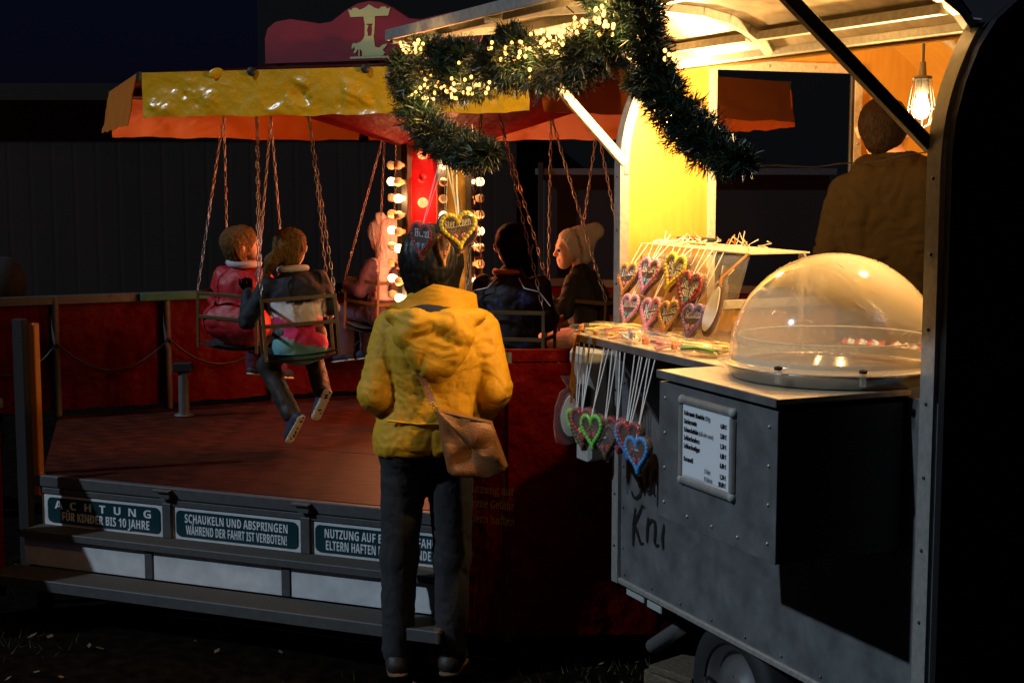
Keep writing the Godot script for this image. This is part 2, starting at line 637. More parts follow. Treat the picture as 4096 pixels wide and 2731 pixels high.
	M.jeans = bumpy(worn(mat("dark_denim", .030, .031, .037, .85), fine, Vector3(4, 4, 4)), cloth, Vector3(4, 4, 4), .4)
	M.shoe_dark = mat("dark_shoe", .02, .014, .012, .6)
	M.case = mat("grey_plastic", .34, .37, .35, .6)

# ----------------------------------------------------------------- the ground and what stands far behind
func make_setting() -> void:
	var g := Geo.new()
	var nz := FastNoiseLite.new()
	nz.frequency = .9
	nz.seed = 4
	var xs := []
	var k := -60.0
	for s in [[-60.0, -4.0, 4.0], [-4.0, 4.0, .16], [4.0, 60.1, 4.0]]:
		k = s[0]
		while k < s[1] - .001:
			xs.append(k)
			k += s[2]
	xs.append(60.0)
	var zs := []
	for s in [[-70.0, -10.0, 4.0], [-10.0, -3.6, .16], [-3.6, 12.0, 2.0]]:
		k = s[0]
		while k < s[1] - .001:
			zs.append(k)
			k += s[2]
	zs.append(12.0)
	var rows := []
	for z in range(zs.size() - 1, -1, -1):
		var row := []
		for x in xs:
			row.append(Vector3(x, nz.get_noise_2d(x, zs[z]) * .02 - .008, zs[z]))
		rows.append(row)
	g.sheet(rows)
	struct(g, "ground", M.ground)
	# sparse grass and trodden straw
	g = Geo.new()
	var dry := Geo.new()
	for i in 15000:
		var p := Vector3(rr(-3.2, 2.2), 0, rr(-6.6, -4.0))
		var patch := nz.get_noise_2d(p.x * .8 + 20.0, p.z * .8)
		var right := smoothstep(-.35, .3, p.x)
		if patch + right * .75 < rr(.0, .75): continue
		p.y = nz.get_noise_2d(p.x, p.z) * .02 - .008
		var lean := Vector3(rr(-1, 1), 0, rr(-1, 1)) * .03
		var h := rr(.015, .05)
		var side := Vector3(rr(-1, 1), 0, rr(-1, 1)).normalized() * rr(.001, .0022)
		var tip := p + lean + Vector3(0, h, 0)
		if rng.randf() < .2:
			dry.tri(p - side, p + side, p + lean * 2.0 + Vector3(0, .006, 0))
		else:
			g.tri(p - side, p + side, tip)
	var o := put(g, "grass", M.grass)
	o.set_meta("kind", "stuff")
	tag(o, "short sparse grass on the trodden earth beside the trailer", "grass")
	o = put(dry, "straw", M.straw)
	o.set_meta("kind", "stuff")
	tag(o, "dry pale straw scattered over the dark earth", "straw")
	var lv := Geo.new()
	for i in 90:
		var p := Vector3(rr(-2.6, 1.2), .012, rr(-6.2, -4.6))
		var u := Vector3(rr(-1, 1), rr(-.25, .35), rr(-1, 1)).normalized() * rr(.012, .03)
		var w := Vector3(-u.z, rr(0, .01), u.x) * rr(.3, .6)
		lv.quad(p - u, p + w, p + u, p - w)
	o = put(lv, "fallen_leaves", M.straw)
	o.set_meta("kind", "stuff")
	tag(o, "small dry leaves strewn on the earth before the steps", "leaves")
	# long low hall behind the carousel
	var hall := thing("hall", "long low hall with grey ribbed metal wall behind the carousel", "building", Vector3(-5, 0, -13))
	for i in 66:
		g = Geo.new()
		var x := -7.5 + i * .19
		var prof := [[0.0, 0.0], [.012, .0012], [.16, .0012], [.172, 0.0], [.19, 0.0]]
		for j in 4:
			g.quad(Vector3(x + prof[j][0], 0, prof[j][1]), Vector3(x + prof[j + 1][0], 0, prof[j + 1][1]), Vector3(x + prof[j + 1][0], 2.5, prof[j + 1][1]), Vector3(x + prof[j][0], 2.5, prof[j][1]))
		put(g, "wall_sheet", M.hall, hall)
	g = Geo.new()
	g.box(Vector3(-1.4, 2.56, -1.6), Vector3(12.6, .14, 3.5))
	put(g, "roof", M.hall, hall)
	g = Geo.new()
	g.box(Vector3(-1.4, 1.25, -1.7), Vector3(12.2, 2.48, 3.2))
	put(g, "wall", M.barn, hall)
	var barn := thing("barn", "tall black barn added as dark background behind the carousel and the trailer", "building", Vector3(4.0, 0, -19))  # made-up building, added to fill the black background
	g = Geo.new()
	g.box(Vector3(0, 2.6, 0), Vector3(13.5, 5.2, 5.0))
	put(g, "wall", M.barn, barn)
	g = Geo.new()
	g.prism(PackedVector2Array([Vector2(-7.0, 5.18), Vector2(7.0, 5.18), Vector2(4.4, 8.0), Vector2(-4.4, 8.0)]), Transform3D(Basis.IDENTITY, Vector3(0, 0, -2.6)), 5.2)
	put(g, "roof", M.barn, barn)
	var cab := thing("site_cabin", "low dark cabin behind the swing with the child in a beige hat", "cabin", Vector3(1.1, 0, -11.6))
	g = Geo.new()
	g.box(Vector3(.25, .93, -.8), Vector3(2.2, 1.86, 1.5))
	put(g, "wall", M.hall, cab)
	g = Geo.new()
	g.box(Vector3(.25, 1.89, -.8), Vector3(2.3, .05, 1.6))
	put(g, "roof", M.galv, cab)
	g = Geo.new()
	g.box(Vector3(-.88, .98, .02), Vector3(.04, 1.96, .04))
	put(g, "corner_post", M.hall, cab)

# ----------------------------------------------------------------- the carousel
const COLUMN := Vector3(-.392, 0, -7.7)
const RIM := [Vector3(-1.65, 0, -6.70), Vector3(.09, 0, -6.06), Vector3(1.36, 0, -7.40), Vector3(1.08, 0, -9.05), Vector3(-.93, 0, -9.5), Vector3(-2.2, 0, -8.3)]

func tarp_panel(a: Vector3, b: Vector3, top: float, bot: float, flare: float, wav: float, seedv: int, blister := 0.0) -> Geo:
	# hanging cloth from a to b with two skins and a hem
	var g := Geo.new()
	var nz := FastNoiseLite.new()
	nz.seed = seedv
	nz.frequency = 1.0
	var out := Vector3.UP.cross(b - a).normalized() * -1.0
	var cols := 40 if blister == 0.0 else 150
	var rws := 10 if blister == 0.0 else 22
	for skin in 2:
		var rows := []
		for r in rws + 1:
			var v := float(r) / rws
			var row := []
			for c in cols + 1:
				var u := float(c) / cols
				var p := a.lerp(b, u)
				p.y = lerpf(bot, top, v)
				var w := nz.get_noise_2d(u * 5.0 * (b - a).length(), v * 1.2) * wav + nz.get_noise_2d(u * 19.0, v * 5.0 + 40.0) * wav * .35
				if blister > 0.0:
					w += blister * smoothstep(-.1, .25, nz.get_noise_2d(u * 6.0 + 3.0, v * .6 + 7.0)) * (nz.get_noise_2d(u * 6.5 + v, v * .9) + .10 * nz.get_noise_2d(u * 30.0 + v * 5.0, v * 4.5 + 20.0)) * sin(v * PI)
				p += out * (flare * (1.0 - v) + w * (1.05 - v * v))
				p.y += nz.get_noise_1d(u * 6.0 + 9.0) * .012 * (1.0 - v)
				p += out * (.002 if skin == 0 else -.002)
				row.append(p)
			if skin == 1: row.reverse()
			rows.append(row)
		g.sheet(rows)
	return g

func make_carousel() -> void:
	var car := thing("carousel", "small swing carousel with yellow and orange valance and bulb lit column", "carousel", COLUMN)
	var loc := func(p: Vector3) -> Vector3: return p - COLUMN
	var g: Geo
	# valance: one cloth per side
	var n := RIM.size()
	var cloth := [M.tarp_yellow, M.tarp_orange, M.tarp_orange, M.tarp_orange, M.tarp_orange, M.tarp_orange]
	var bots := [2.132, 2.132, 2.11, 2.085, 2.085, 2.10]
	var flares := [.0, .03, .03, .03, .03, .05]
	var names := ["yellow crinkled plastic valance with pale light patches", "orange valance side towards the trailer", "", "", "", "orange valance side swung outwards"]
	for i in n:
		var a: Vector3 = loc.call(RIM[i])
		var b: Vector3 = loc.call(RIM[(i + 1) % n])
		var e := (b - a) * .012
		put(tarp_panel(a + e, b - e, 2.326, bots[i], flares[i], .006 if i == 0 else .016, 30 + i, .048 if i == 0 else 0.0), "valance_panel", cloth[i], car, names[i])
	# eyelets and a knotted tie along the yellow edge
	for u in [.31, .60, .82]:
		g = Geo.new()
		var p: Vector3 = loc.call(RIM[0].lerp(RIM[1], u)) + Vector3(0, 2.318, .014)
		g.lathe(p, [Vector2(0, -.006), Vector2(.02, -.004), Vector2(.02, .004), Vector2(0, .007)], 12, Basis(Vector3.RIGHT, PI / 2))
		put(g, "tie_button", M.dark_metal, car)
	g = Geo.new()
	var kp: Vector3 = loc.call(RIM[0].lerp(RIM[1], .215)) + Vector3(0, 2.316, .006)
	g.ball(kp, Vector3(.034, .022, .007), Basis(Vector3(0, 0, 1), .3))
	put(g, "tie_knot", M.tarp_yellow, car)
	# frame: rim tubes, spokes, roof cloth, funnel under the roof
	for i in n:
		g = Geo.new()
		g.tube([loc.call(RIM[i]) * .985 + Vector3(0, 2.302, 0), loc.call(RIM[(i + 1) % n]) * .985 + Vector3(0, 2.302, 0)], .014, 8)
		put(g, "rim_tube", M.galv, car)
		g = Geo.new()
		g.bar(loc.call(RIM[i]) + Vector3(0, 2.31, 0), Vector3(0, 2.40, 0), .03, .04)
		put(g, "roof_spoke", M.dark_metal, car)
		g = Geo.new()
		var a: Vector3 = loc.call(RIM[i]) + Vector3(0, 2.328, 0)
		var b: Vector3 = loc.call(RIM[(i + 1) % n]) + Vector3(0, 2.328, 0)
		g.tri(a, b, Vector3(0, 2.46, 0))
		put(g, "roof_cloth", M.tarp_red, car)
		# braces of the swing carrying ring
		g = Geo.new()
		g.bar(loc.call(RIM[i]) * .80 + Vector3(0, 2.262, 0), loc.call(RIM[(i + 1) % n]) * .80 + Vector3(0, 2.262, 0), .035, .035)
		put(g, "carrying_bar", M.dark_metal, car)
		g = Geo.new()
		var inner := Vector3(sin(TAU * i / 6.0 + .22), 0, cos(TAU * i / 6.0 + .22))
		var inner2 := Vector3(sin(TAU * (i + 1) / 6.0 + .22), 0, cos(TAU * (i + 1) / 6.0 + .22))
		g.quad(inner * .18 + Vector3(0, 2.02, 0), inner2 * .18 + Vector3(0, 2.02, 0), inner2 * .92 + Vector3(0, 2.235, 0), inner * .92 + Vector3(0, 2.235, 0))
		put(g, "ceiling_cloth", M.tarp_red, car)
	# column: six faces, gold and red mirror panels, rows of bulbs on the edges
	for i in 6:
		var a0 := TAU * i / 6.0 + .22
		var a1 := TAU * (i + 1) / 6.0 + .22
		var pa := Vector3(sin(a0), 0, cos(a0)) * .185
		var pb := Vector3(sin(a1), 0, cos(a1)) * .185
		g = Geo.new()
		g.quad(pa + Vector3(0, .58, 0), pb + Vector3(0, .58, 0), pb + Vector3(0, 2.03, 0), pa + Vector3(0, 2.03, 0))
		put(g, "column_face", M.mirror_red if i % 2 == 1 else M.gold, car)
		g = Geo.new()
		var rowdir := pa.normalized()
		g.bar(pa * 1.01 + Vector3(0, .58, 0), pa * 1.01 + Vector3(0, 2.03, 0), .05, .03, rowdir)
		put(g, "edge_strip", M.dark_metal, car)
		for j in 13:
			var p := pa * 1.03 + rowdir * .034 + Vector3(0, .93 + j * .083, 0)
			g = Geo.new()
			var bs := Basis(Quaternion(Vector3.UP, rowdir))
			g.lathe(p - rowdir * .03, [Vector2(0, 0), Vector2(.011, 0), Vector2(.012, .02), Vector2(.020, .034), Vector2(.0225, .046), Vector2(.020, .059), Vector2(.010, .067), Vector2(0, .069)], 12, bs)
			var lit := (j + i) % 3 == 0
			var bm: Material = M.bulb_on if lit else (M.bulb_off if (j + i) % 3 == 1 else M.bulb_dim)
			put(g, "bulb", bm, car)
			if lit and j % 2 == 0:
				lamp(COLUMN + p + rowdir * .015, Color(1, .50, .20).linear_to_srgb(), .085, .02)
		# red bulbs on the mirror faces
		if i % 2 == 1:
			var mid := (pa + pb) * .5
			var nd := mid.normalized()
			for j in 9:
				g = Geo.new()
				var p := mid + nd * .02 + Vector3(0, 1.02 + j * .12, 0)
				g.ball(p, Vector3(.026, .026, .026))
				put(g, "red_bulb", M.bulb_red if j % 2 == 0 else M.mirror_red, car)
				if j in [2, 6]:
					lamp(COLUMN + p, Color(1, .09, .03).linear_to_srgb(), .30, .026)
	# sign board on the roof
	var sb := Geo.new()
	var pts := PackedVector2Array()
	var wave := [[-.56, 0.0], [.56, 0.0], [.56, .12], [.545, .165], [.50, .195], [.42, .205], [.34, .192], [.26, .178], [.20, .185], [.12, .235], [.06, .262], [0.0, .27], [-.06, .262], [-.12, .235], [-.20, .185], [-.26, .178], [-.34, .192], [-.42, .205], [-.50, .195], [-.545, .165], [-.56, .12]]
	for w in wave: pts.append(Vector2(w[0], w[1]))
	var bt := Transform3D(Basis(STEP_U, Vector3.UP, STEP_N), Vector3(-.645, 2.398, -7.0) - COLUMN)
	sb.prism(pts, bt, .018, .003)
	var board := put(sb, "sign_board", M.board_red, car, "wavy topped red board with cream carousel emblem")
	for e in emblem():
		var gg := Geo.new()
		gg.prism(e, bt * Transform3D(Basis.from_scale(Vector3(.0042, .00255, 1)), Vector3(.0, .012, .0185)), .0025)
		put(gg, "emblem_shape", M.emblem, board)
	g = Geo.new()
	for x in [-.5, 0.0, .5]:
		g.bar(bt * Vector3(x, -.06, -.03), bt * Vector3(x, .14, -.012), .03, .03)
	put(g, "board_bracket", M.dark_metal, car)

	make_platform()

func emblem() -> Array:
	# silhouettes in units of about 2 mm: roof, column, mounts, ground line
	var out := []
	out.append(PackedVector2Array([Vector2(-23, 74), Vector2(23, 74), Vector2(26, 88), Vector2(22, 86), Vector2(20, 90), Vector2(15, 90), Vector2(12, 86), Vector2(6, 89), Vector2(0, 95), Vector2(-6, 89), Vector2(-12, 86), Vector2(-15, 90), Vector2(-20, 90), Vector2(-22, 86), Vector2(-26, 88)]))
	out.append(PackedVector2Array([Vector2(-6, 40), Vector2(-2, 40), Vector2(-2, 44), Vector2(-3, 50), Vector2(-1, 58), Vector2(-4, 60), Vector2(-4, 73.8), Vector2(-7, 73.8), Vector2(-5.5, 60)]))
	out.append(PackedVector2Array([Vector2(-4, 61), Vector2(4, 61), Vector2(4, 73.8), Vector2(-4, 73.8)]))
	out.append(PackedVector2Array([Vector2(2.5, 40), Vector2(5.5, 40), Vector2(6.5, 58), Vector2(7, 73.8), Vector2(4.2, 73.8), Vector2(4.2, 60), Vector2(3, 56), Vector2(3.5, 50)]))
	out.append(PackedVector2Array([Vector2(-9, 4), Vector2(16, 4), Vector2(19, 9), Vector2(16, 14), Vector2(20, 20), Vector2(22, 25), Vector2(16, 23), Vector2(12, 18), Vector2(7, 20), Vector2(5, 39.7), Vector2(-6, 39.7), Vector2(-8, 34), Vector2(-11, 30), Vector2(-16, 27), Vector2(-20, 28), Vector2(-22, 24), Vector2(-22, 17), Vector2(-20, 19), Vector2(-19, 23), Vector2(-18, 17), Vector2(-20, 10), Vector2(-17, 10), Vector2(-15, 16), Vector2(-11, 16), Vector2(-9, 12)]))
	out.append(PackedVector2Array([Vector2(-24, 0), Vector2(24, 0), Vector2(24, 3.6), Vector2(-24, 3.6)]))
	out.append(PackedVector2Array([Vector2(-13.6, 3.8), Vector2(-12.2, 3.8), Vector2(-12.2, 15.8), Vector2(-13.6, 15.8)]))
	return out

const DECK := [Vector2(-2.07, -6.512), Vector2(-.005, -5.649), Vector2(.75, -5.72), Vector2(1.75, -6.7), Vector2(1.55, -8.7), Vector2(.35, -9.42), Vector2(-.84, -8.87), Vector2(-2.47, -8.07)]

func make_platform() -> void:
	var pf := thing("carousel_platform", "low carousel platform with plywood deck and white and green fronted steps", "platform", STEP_O)
	var loc := func(p: Vector3) -> Vector3: return p - STEP_O
	var g: Geo
	# deck sheets: strips along the front edge, cut to the outline, with open joints
	var outline := PackedVector2Array()
	for q in DECK: outline.append(q)
	var o2 := Vector2(STEP_O.x, STEP_O.z)
	var u2 := Vector2(STEP_U.x, STEP_U.z)
	var n2 := Vector2(STEP_N.x, STEP_N.z)
	for j in 4:
		for i in 4:
			var t0 := -2.9 + i * 1.7 + (j % 2) * .5
			var t1 := t0 + 1.697
			var b0 := -float(j) * .95 + .002
			var b1 := b0 - .947
			var strip := PackedVector2Array([o2 + u2 * t0 + n2 * b0, o2 + u2 * t1 + n2 * b0, o2 + u2 * t1 + n2 * b1, o2 + u2 * t0 + n2 * b1])
			for piece in Geometry2D.intersect_polygons(outline, strip):
				g = Geo.new()
				var pg := PackedVector2Array()
				for q in piece: pg.append(Vector2(q.x, -q.y))
				g.prism(pg, Transform3D(Basis(Vector3(1, 0, 0), Vector3(0, 0, -1), Vector3(0, 1, 0)), loc.call(Vector3(0, .552 + rr(0, .002), 0))), .022)
				put(g, "deck_sheet", M.deck, pf)
	# steel frame under the deck
	g = Geo.new()
	for i in DECK.size():
		var mid := Vector2(-.4, -7.4)
		var aq: Vector2 = DECK[i].lerp(mid, .06)
		var a := Vector3(aq.x, .46, aq.y)
		var bq: Vector2 = DECK[(i + 1) % DECK.size()].lerp(mid, .06)
		g.bar(loc.call(a), loc.call(Vector3(bq.x, .46, bq.y)), .04, .17)
	put(g, "deck_frame", M.galv, pf)
	var bs := Basis(STEP_U, Vector3.UP, STEP_N)
	var sp := func(t: float, y: float, nn: float) -> Vector3: return STEP_U * t + STEP_N * nn + Vector3(0, y, 0)
	# galvanised beams along the front
	g = Geo.new()
	g.box(sp.call(-.2, .548, .022), Vector3(2.16, .05, .036), bs, .004)
	put(g, "edge_beam", M.galv, pf)
	g = Geo.new()
	g.box(sp.call(-.2, .506, .020), Vector3(2.10, .028, .03), bs, .003)
	put(g, "upper_beam", M.galv, pf)
	for t in [-.545, .128, .80]:
		g = Geo.new()
		g.box(sp.call(t - .01, .560, .050), Vector3(.085, .012, .036), bs, .003)
		g.box(sp.call(t + .002, .540, .050), Vector3(.05, .03, .016), bs, .003)
		put(g, "hook_plate", M.galv, pf)
	var words := [["ACHTUNG", "FÜR KINDER BIS 10 JAHRE"], ["SCHAUKELN UND ABSPRINGEN", "WÄHREND DER FAHRT IST VERBOTEN!"], ["NUTZUNG AUF EIGENE GEFAHR", "ELTERN HAFTEN FÜR IHRE KINDER"]]
	for i in 3:
		var t := -1.218 + .673 * i
		# upright between the panels
		g = Geo.new()
		g.box(sp.call(t + .673, .43, .026), Vector3(.045, .15, .036), bs, .003)
		put(g, "upright", M.galv, pf)
		g = Geo.new()
		g.box(sp.call(t + .673 * .5, .422, .025), Vector3(.66, .15, .01), bs)
		var sign := put(g, "warning_sign", M.white_board, pf, "warning board reading " + words[i][0].to_lower())
		g = Geo.new()
		var pg := PackedVector2Array()
		for c in [[.295, .055], [-.295, .055], [-.295, -.055], [.295, -.055]]:
			for k in 5:
				var a: float = (0 if c[0] > 0 and c[1] > 0 else (1 if c[1] > 0 else (2 if c[0] < 0 else 3))) * PI / 2 + k * PI / 8
				pg.append(Vector2(c[0] - signf(c[0]) * .022 + cos(a) * .022, c[1] - signf(c[1]) * .022 + sin(a) * .022))
		g.prism(pg, Transform3D(bs, sp.call(t + .673 * .5, .424, .031)), .003)
		put(g, "sign_field", M.sign_green, sign)
		var lt := Transform3D(bs, sp.call(t + .673 * .5, -.003, .0348))
		if i == 0:
			for k in 7:
				letters(words[0][0][k], .034, lt * Transform3D(Basis.IDENTITY, Vector3(-.235 + k * .078, .450, 0)), M.paper, sign, "lettering", true, false, 1.35)
		else:
			letters(words[i][0], .036, lt * Transform3D(Basis.IDENTITY, Vector3(0, .450, 0)), M.paper, sign, "lettering", true, false, 1.0, .50)
		letters(words[i][1], .038, lt * Transform3D(Basis.IDENTITY, Vector3(0 if i else .012, .401, 0)), M.paper, sign, "lettering", true, false, 1.0, .49 if i else .46)
	# upper tread, lower tread, white risers
	g = Geo.new()
	g.box(sp.call(-.2, .346, .075), Vector3(2.04, .018, .15), bs, .003)
	put(g, "tread", M.tread, pf)
	g = Geo.new()
	g.box(sp.call(-.2, .341, .156), Vector3(2.06, .032, .014), bs, .003)
	put(g, "tread_edge", M.galv, pf)
	g = Geo.new()
	g.box(sp.call(-.205, .19, .235), Vector3(2.12, .018, .17), bs, .003)
	put(g, "tread", M.tread, pf)
	g = Geo.new()
	g.box(sp.call(-.205, .178, .328), Vector3(2.14, .048, .016), bs, .003)
	put(g, "tread_edge", M.galv, pf)
	var cuts := [-1.24, -.565, .098, .80]
	for i in 3:
		g = Geo.new()
		g.box(sp.call((cuts[i] + cuts[i + 1]) * .5, .266, .138), Vector3(cuts[i + 1] - cuts[i] - .044, .128, .010), bs)
		put(g, "riser_board", M.white_board, pf)
		g = Geo.new()
		g.box(sp.call(cuts[i + 1], .266, .138), Vector3(.04, .128, .022), bs, .003)
		put(g, "upright", M.galv, pf)
	for t in [-1.1, -.2, .7]:
		g = Geo.new()
		g.box(sp.call(t, .085, .16), Vector3(.05, .17, .05), bs)
		put(g, "support_leg", M.dark_metal, pf)
	make_fence()

func fence_run(f: Node3D, pts: Array, bottom: float, base: float, posts_every: float, rail: Material, facing := 1.0) -> void:
	for i in pts.size() - 1:
		var a: Vector3 = pts[i]
		var b: Vector3 = pts[i + 1]
		var m := maxi(1, int(round((b - a).length() / posts_every)))
		var dir := (b - a).normalized()
		for j in m:
			var p := a.lerp(b, float(j) / m)
			var q := a.lerp(b, float(j + 1) / m)
			var g := Geo.new()
			g.tube([p + Vector3(0, base, 0), p + Vector3(0, 1.22, 0)], .021, 10)
			put(g, "post", M.galv, f)
			g = Geo.new()
			g.bar(p + Vector3(0, 1.205, 0), q + Vector3(0, 1.205, 0), .03, .05, Vector3.UP, .004)
			put(g, "hand_rail", rail, f)
			var inward := Vector3.UP.cross(dir) * -1.0
			var back := inward * -.03 * facing
			put(tarp_panel(p + back, q + back, 1.18, bottom, .0, .012, 60 + i * 7 + j), "tarpaulin", M.tarp_red, f)
			# slack chain between the posts
			g = Geo.new()
			var line := []
			for k in 9:
				var t := k / 8.0
				line.append(p.lerp(q, t) + Vector3(0, base + .42 - .16 * (1.0 - pow(2.0 * t - 1.0, 2.0)), 0) - back)
			g.tube(line, .007, 5)
			put(g, "slack_chain", M.dark_metal, f)
	var g2 := Geo.new()
	var last: Vector3 = pts[pts.size() - 1]
	g2.tube([last + Vector3(0, base, 0), last + Vector3(0, 1.22, 0)], .021, 10)
	put(g2, "post", M.galv, f)

func make_fence() -> void:
	var at := func(i: int) -> Vector3: return Vector3(DECK[i].x, 0, DECK[i].y)
	var f := thing("fence", "red tarpaulin fence with steel posts along the back of the platform", "fence")
	fence_run(f, [at.call(3), at.call(4), at.call(5), at.call(6), at.call(7), Vector3(-3.35, 0, -7.62)], .60, .55, .60, M.galv, -1.0)
	var g := Geo.new()
	g.bar(Vector3(-2.05, 1.205, -8.25), Vector3(-1.45, 1.205, -8.545), .038, .042, Vector3.UP, .004)  # one teal bar laid over the grey rail
	put(g, "hand_rail", M.teal, f, "teal length of hand rail")
	f = thing("fence", "red tarpaulin skirt of the platform beside the steps, printed in pale letters", "fence")
	fence_run(f, [STP(.84, 0, .03), at.call(1) + STEP_N * .03, at.call(2) + Vector3(0, 0, .03), at.call(3) + Vector3(.03, 0, 0)], .12, .10, .9, M.tarp_red, -1.0)
	var tb := Basis(STEP_U, Vector3.UP, STEP_N)
	for w in [["Nutzung auf", .70], ["eigene Gefahr", .645], ["Eltern haften", .585]]:
		letters(w[0], .03, Transform3D(tb, STP(.97, w[1], .10)), M.print_dull, f, "lettering", false, true, 1.0, .20)
	# corner post, and an added unseen fence wing that shades the steps
	f = thing("fence", "orange post beside the white fronted steps, with an added unseen wing that shades them", "fence")
	var c := STP(-1.23, 0, .02)
	g = Geo.new()
	g.box(c + Vector3(0, .86, 0), Vector3(.035, .76, .035), tb, .004)
	put(g, "corner_post", M.post_orange, f)
	g = Geo.new()
	g.box(c + Vector3(-.055, .66, .015), Vector3(.06, 1.2, .04), tb, .004)
	put(g, "post", M.barn, f)
	put(tarp_panel(Vector3(-2.2, 0, -6.36), Vector3(-3.0, 0, -5.69), .90, .06, 0, .008, 91), "tarpaulin", M.tarp_red, f)  # added out of view so its shadow falls on the steps' left end
	g = Geo.new()
	g.bar(Vector3(-2.19, .91, -6.37), Vector3(-3.01, .91, -5.68), .03, .04)
	put(g, "hand_rail", M.dark_metal, f)
	# loose bollard on the deck
	var b := thing("bollard", "short steel bollard with a square head on the deck before the red fence", "bollard", Vector3(-1.78, .574, -8.05))
	g = Geo.new()
	g.lathe(Vector3.ZERO, [Vector2(.0, .0), Vector2(.055, .0), Vector2(.055, .012), Vector2(.03, .02), Vector2(.028, .24), Vector2(.0, .245)], 14)
	put(g, "stem", M.galv, b)
	g = Geo.new()
	g.box(Vector3(0, .27, 0), Vector3(.105, .05, .07), Basis.IDENTITY, .006)
	put(g, "head", M.dark_metal, b)

# ----------------------------------------------------------------- people
var fold := FastNoiseLite.new()
func folds(p: Vector3, _n: Vector3, amp: float, fx: float, fy: float) -> float:
	var wp := fold.get_noise_3dv(p * 4.0 + Vector3(11, 5, 2))
	var w := Vector3(p.x * fx, p.y * fy * .62 + p.x * fx * .5 + wp * 1.6, p.z * fx)
	var a := fold.get_noise_3dv(w)
	var b := fold.get_noise_3dv(w * 1.9 + Vector3(7, 3, 1))
	var crease := pow(1.0 - minf(absf(a) * 2.2, 1.0), 3.0)
	return (.45 * fold.get_noise_3dv(w * .6) - crease * .9 - pow(1.0 - minf(absf(b) * 2.5, 1.0), 4.0) * .5 + .2) * amp

func head_bones(s: Sdf) -> void:
	# chin near y = 0, crown at 0.22, face towards -z
	s.cap(Vector3(0, .132, -.018), Vector3(0, .138, .028), .080, .082, .03, Vector3.RIGHT, .92)
	s.cap(Vector3(0, .085, -.045), Vector3(0, .045, -.055), .058, .040, .03)
	s.cap(Vector3(0, .030, -.068), Vector3(0, .026, -.070), .026, .024, .03)
	s.mir(Vector3(.038, .075, -.062), Vector3(.036, .06, -.06), .026, .024, .03)
	s.cap(Vector3(-.03, .125, -.085), Vector3(.03, .125, -.085), .014, .014, .02)
	s.cap(Vector3(0, .112, -.098), Vector3(0, .084, -.113), .007, .012, .012)
	s.mir(Vector3(.008, .080, -.106), Vector3(.009, .080, -.104), .008, .008, .008)
	s.cap(Vector3(-.017, .054, -.095), Vector3(.017, .054, -.095), .007, .007, .008)
	s.cap(Vector3(-.014, .044, -.093), Vector3(.014, .044, -.093), .008, .008, .008)
	for x in [-.031, .031]:
		s.cap(Vector3(x, .108, -.108), Vector3(x, .108, -.108), .014, .014, .012, Vector3.ZERO, 1.0, true)
	s.mir(Vector3(.080, .092, .012), Vector3(.084, .115, .018), .010, .016, .012)

func hand_bones(s: Sdf, curl: float) -> void:
	# wrist at the origin, palm along -y, fingers curl towards -z, thumb on +x
	s.cap(Vector3(-.016, -.03, 0), Vector3(-.022, -.085, 0), .015, .014, .015, Vector3(0, 0, 1), .8)
	s.cap(Vector3(.012, -.03, 0), Vector3(.020, -.085, 0), .016, .014, .015, Vector3(0, 0, 1), .8)
	s.cap(Vector3.ZERO, Vector3(0, -.03, 0), .022, .022, .015, Vector3(0, 0, 1), .8)
	var lens := [.036, .042, .040, .032]
	for i in 4:
		var p := Vector3(.027 - i * .018, -.092 + absf(i - 1.3) * .004, 0)
		var d := Vector3(0, -1, 0)
		for j in 3:
			d = d.rotated(Vector3.RIGHT, -curl * (.8 if j == 0 else 1.1))
			var q: Vector3 = p + d * (lens[i] * [1.0, .72, .55][j])
			s.cap(p, q, .0085 - j * .0008, .0082 - j * .0009, .004)
			p = q
	var tp := Vector3(.030, -.035, -.004)
	var tq := tp + Vector3(.020, -.028, -.014)
	s.cap(tp, tq, .012, .010, .008)
	s.cap(tq, tq + Vector3(-.002, -.022, -.018), .0095, .008, .004)

func limb(s: Sdf, a: Vector3, b: Vector3, c: Vector3, r0: float, r1: float, r2: float, k := .02) -> void:
	s.cap(a, b, r0, r1, k)
	s.cap(b, c, r1, r2, k)

func jacket_torso(jk: Sdf, hem: Vector3, hip: Vector3, chest: Vector3, ax: Vector3, r: float, wide: float) -> void:
	jk.cap(hem - ax * .075 * r * wide, hem + ax * .075 * r * wide, .118 * r, .118 * r, .05)
	jk.cap(hem, chest, .137 * r, .142 * r, .05)
	var mid := hip.lerp(chest, .45)
	jk.cap(mid - ax * .05 * r * wide, mid + ax * .05 * r * wide, .118 * r, .118 * r, .05)
	jk.cap(chest - ax * .09 * r * wide, chest + ax * .09 * r * wide, .120 * r, .120 * r, .05)

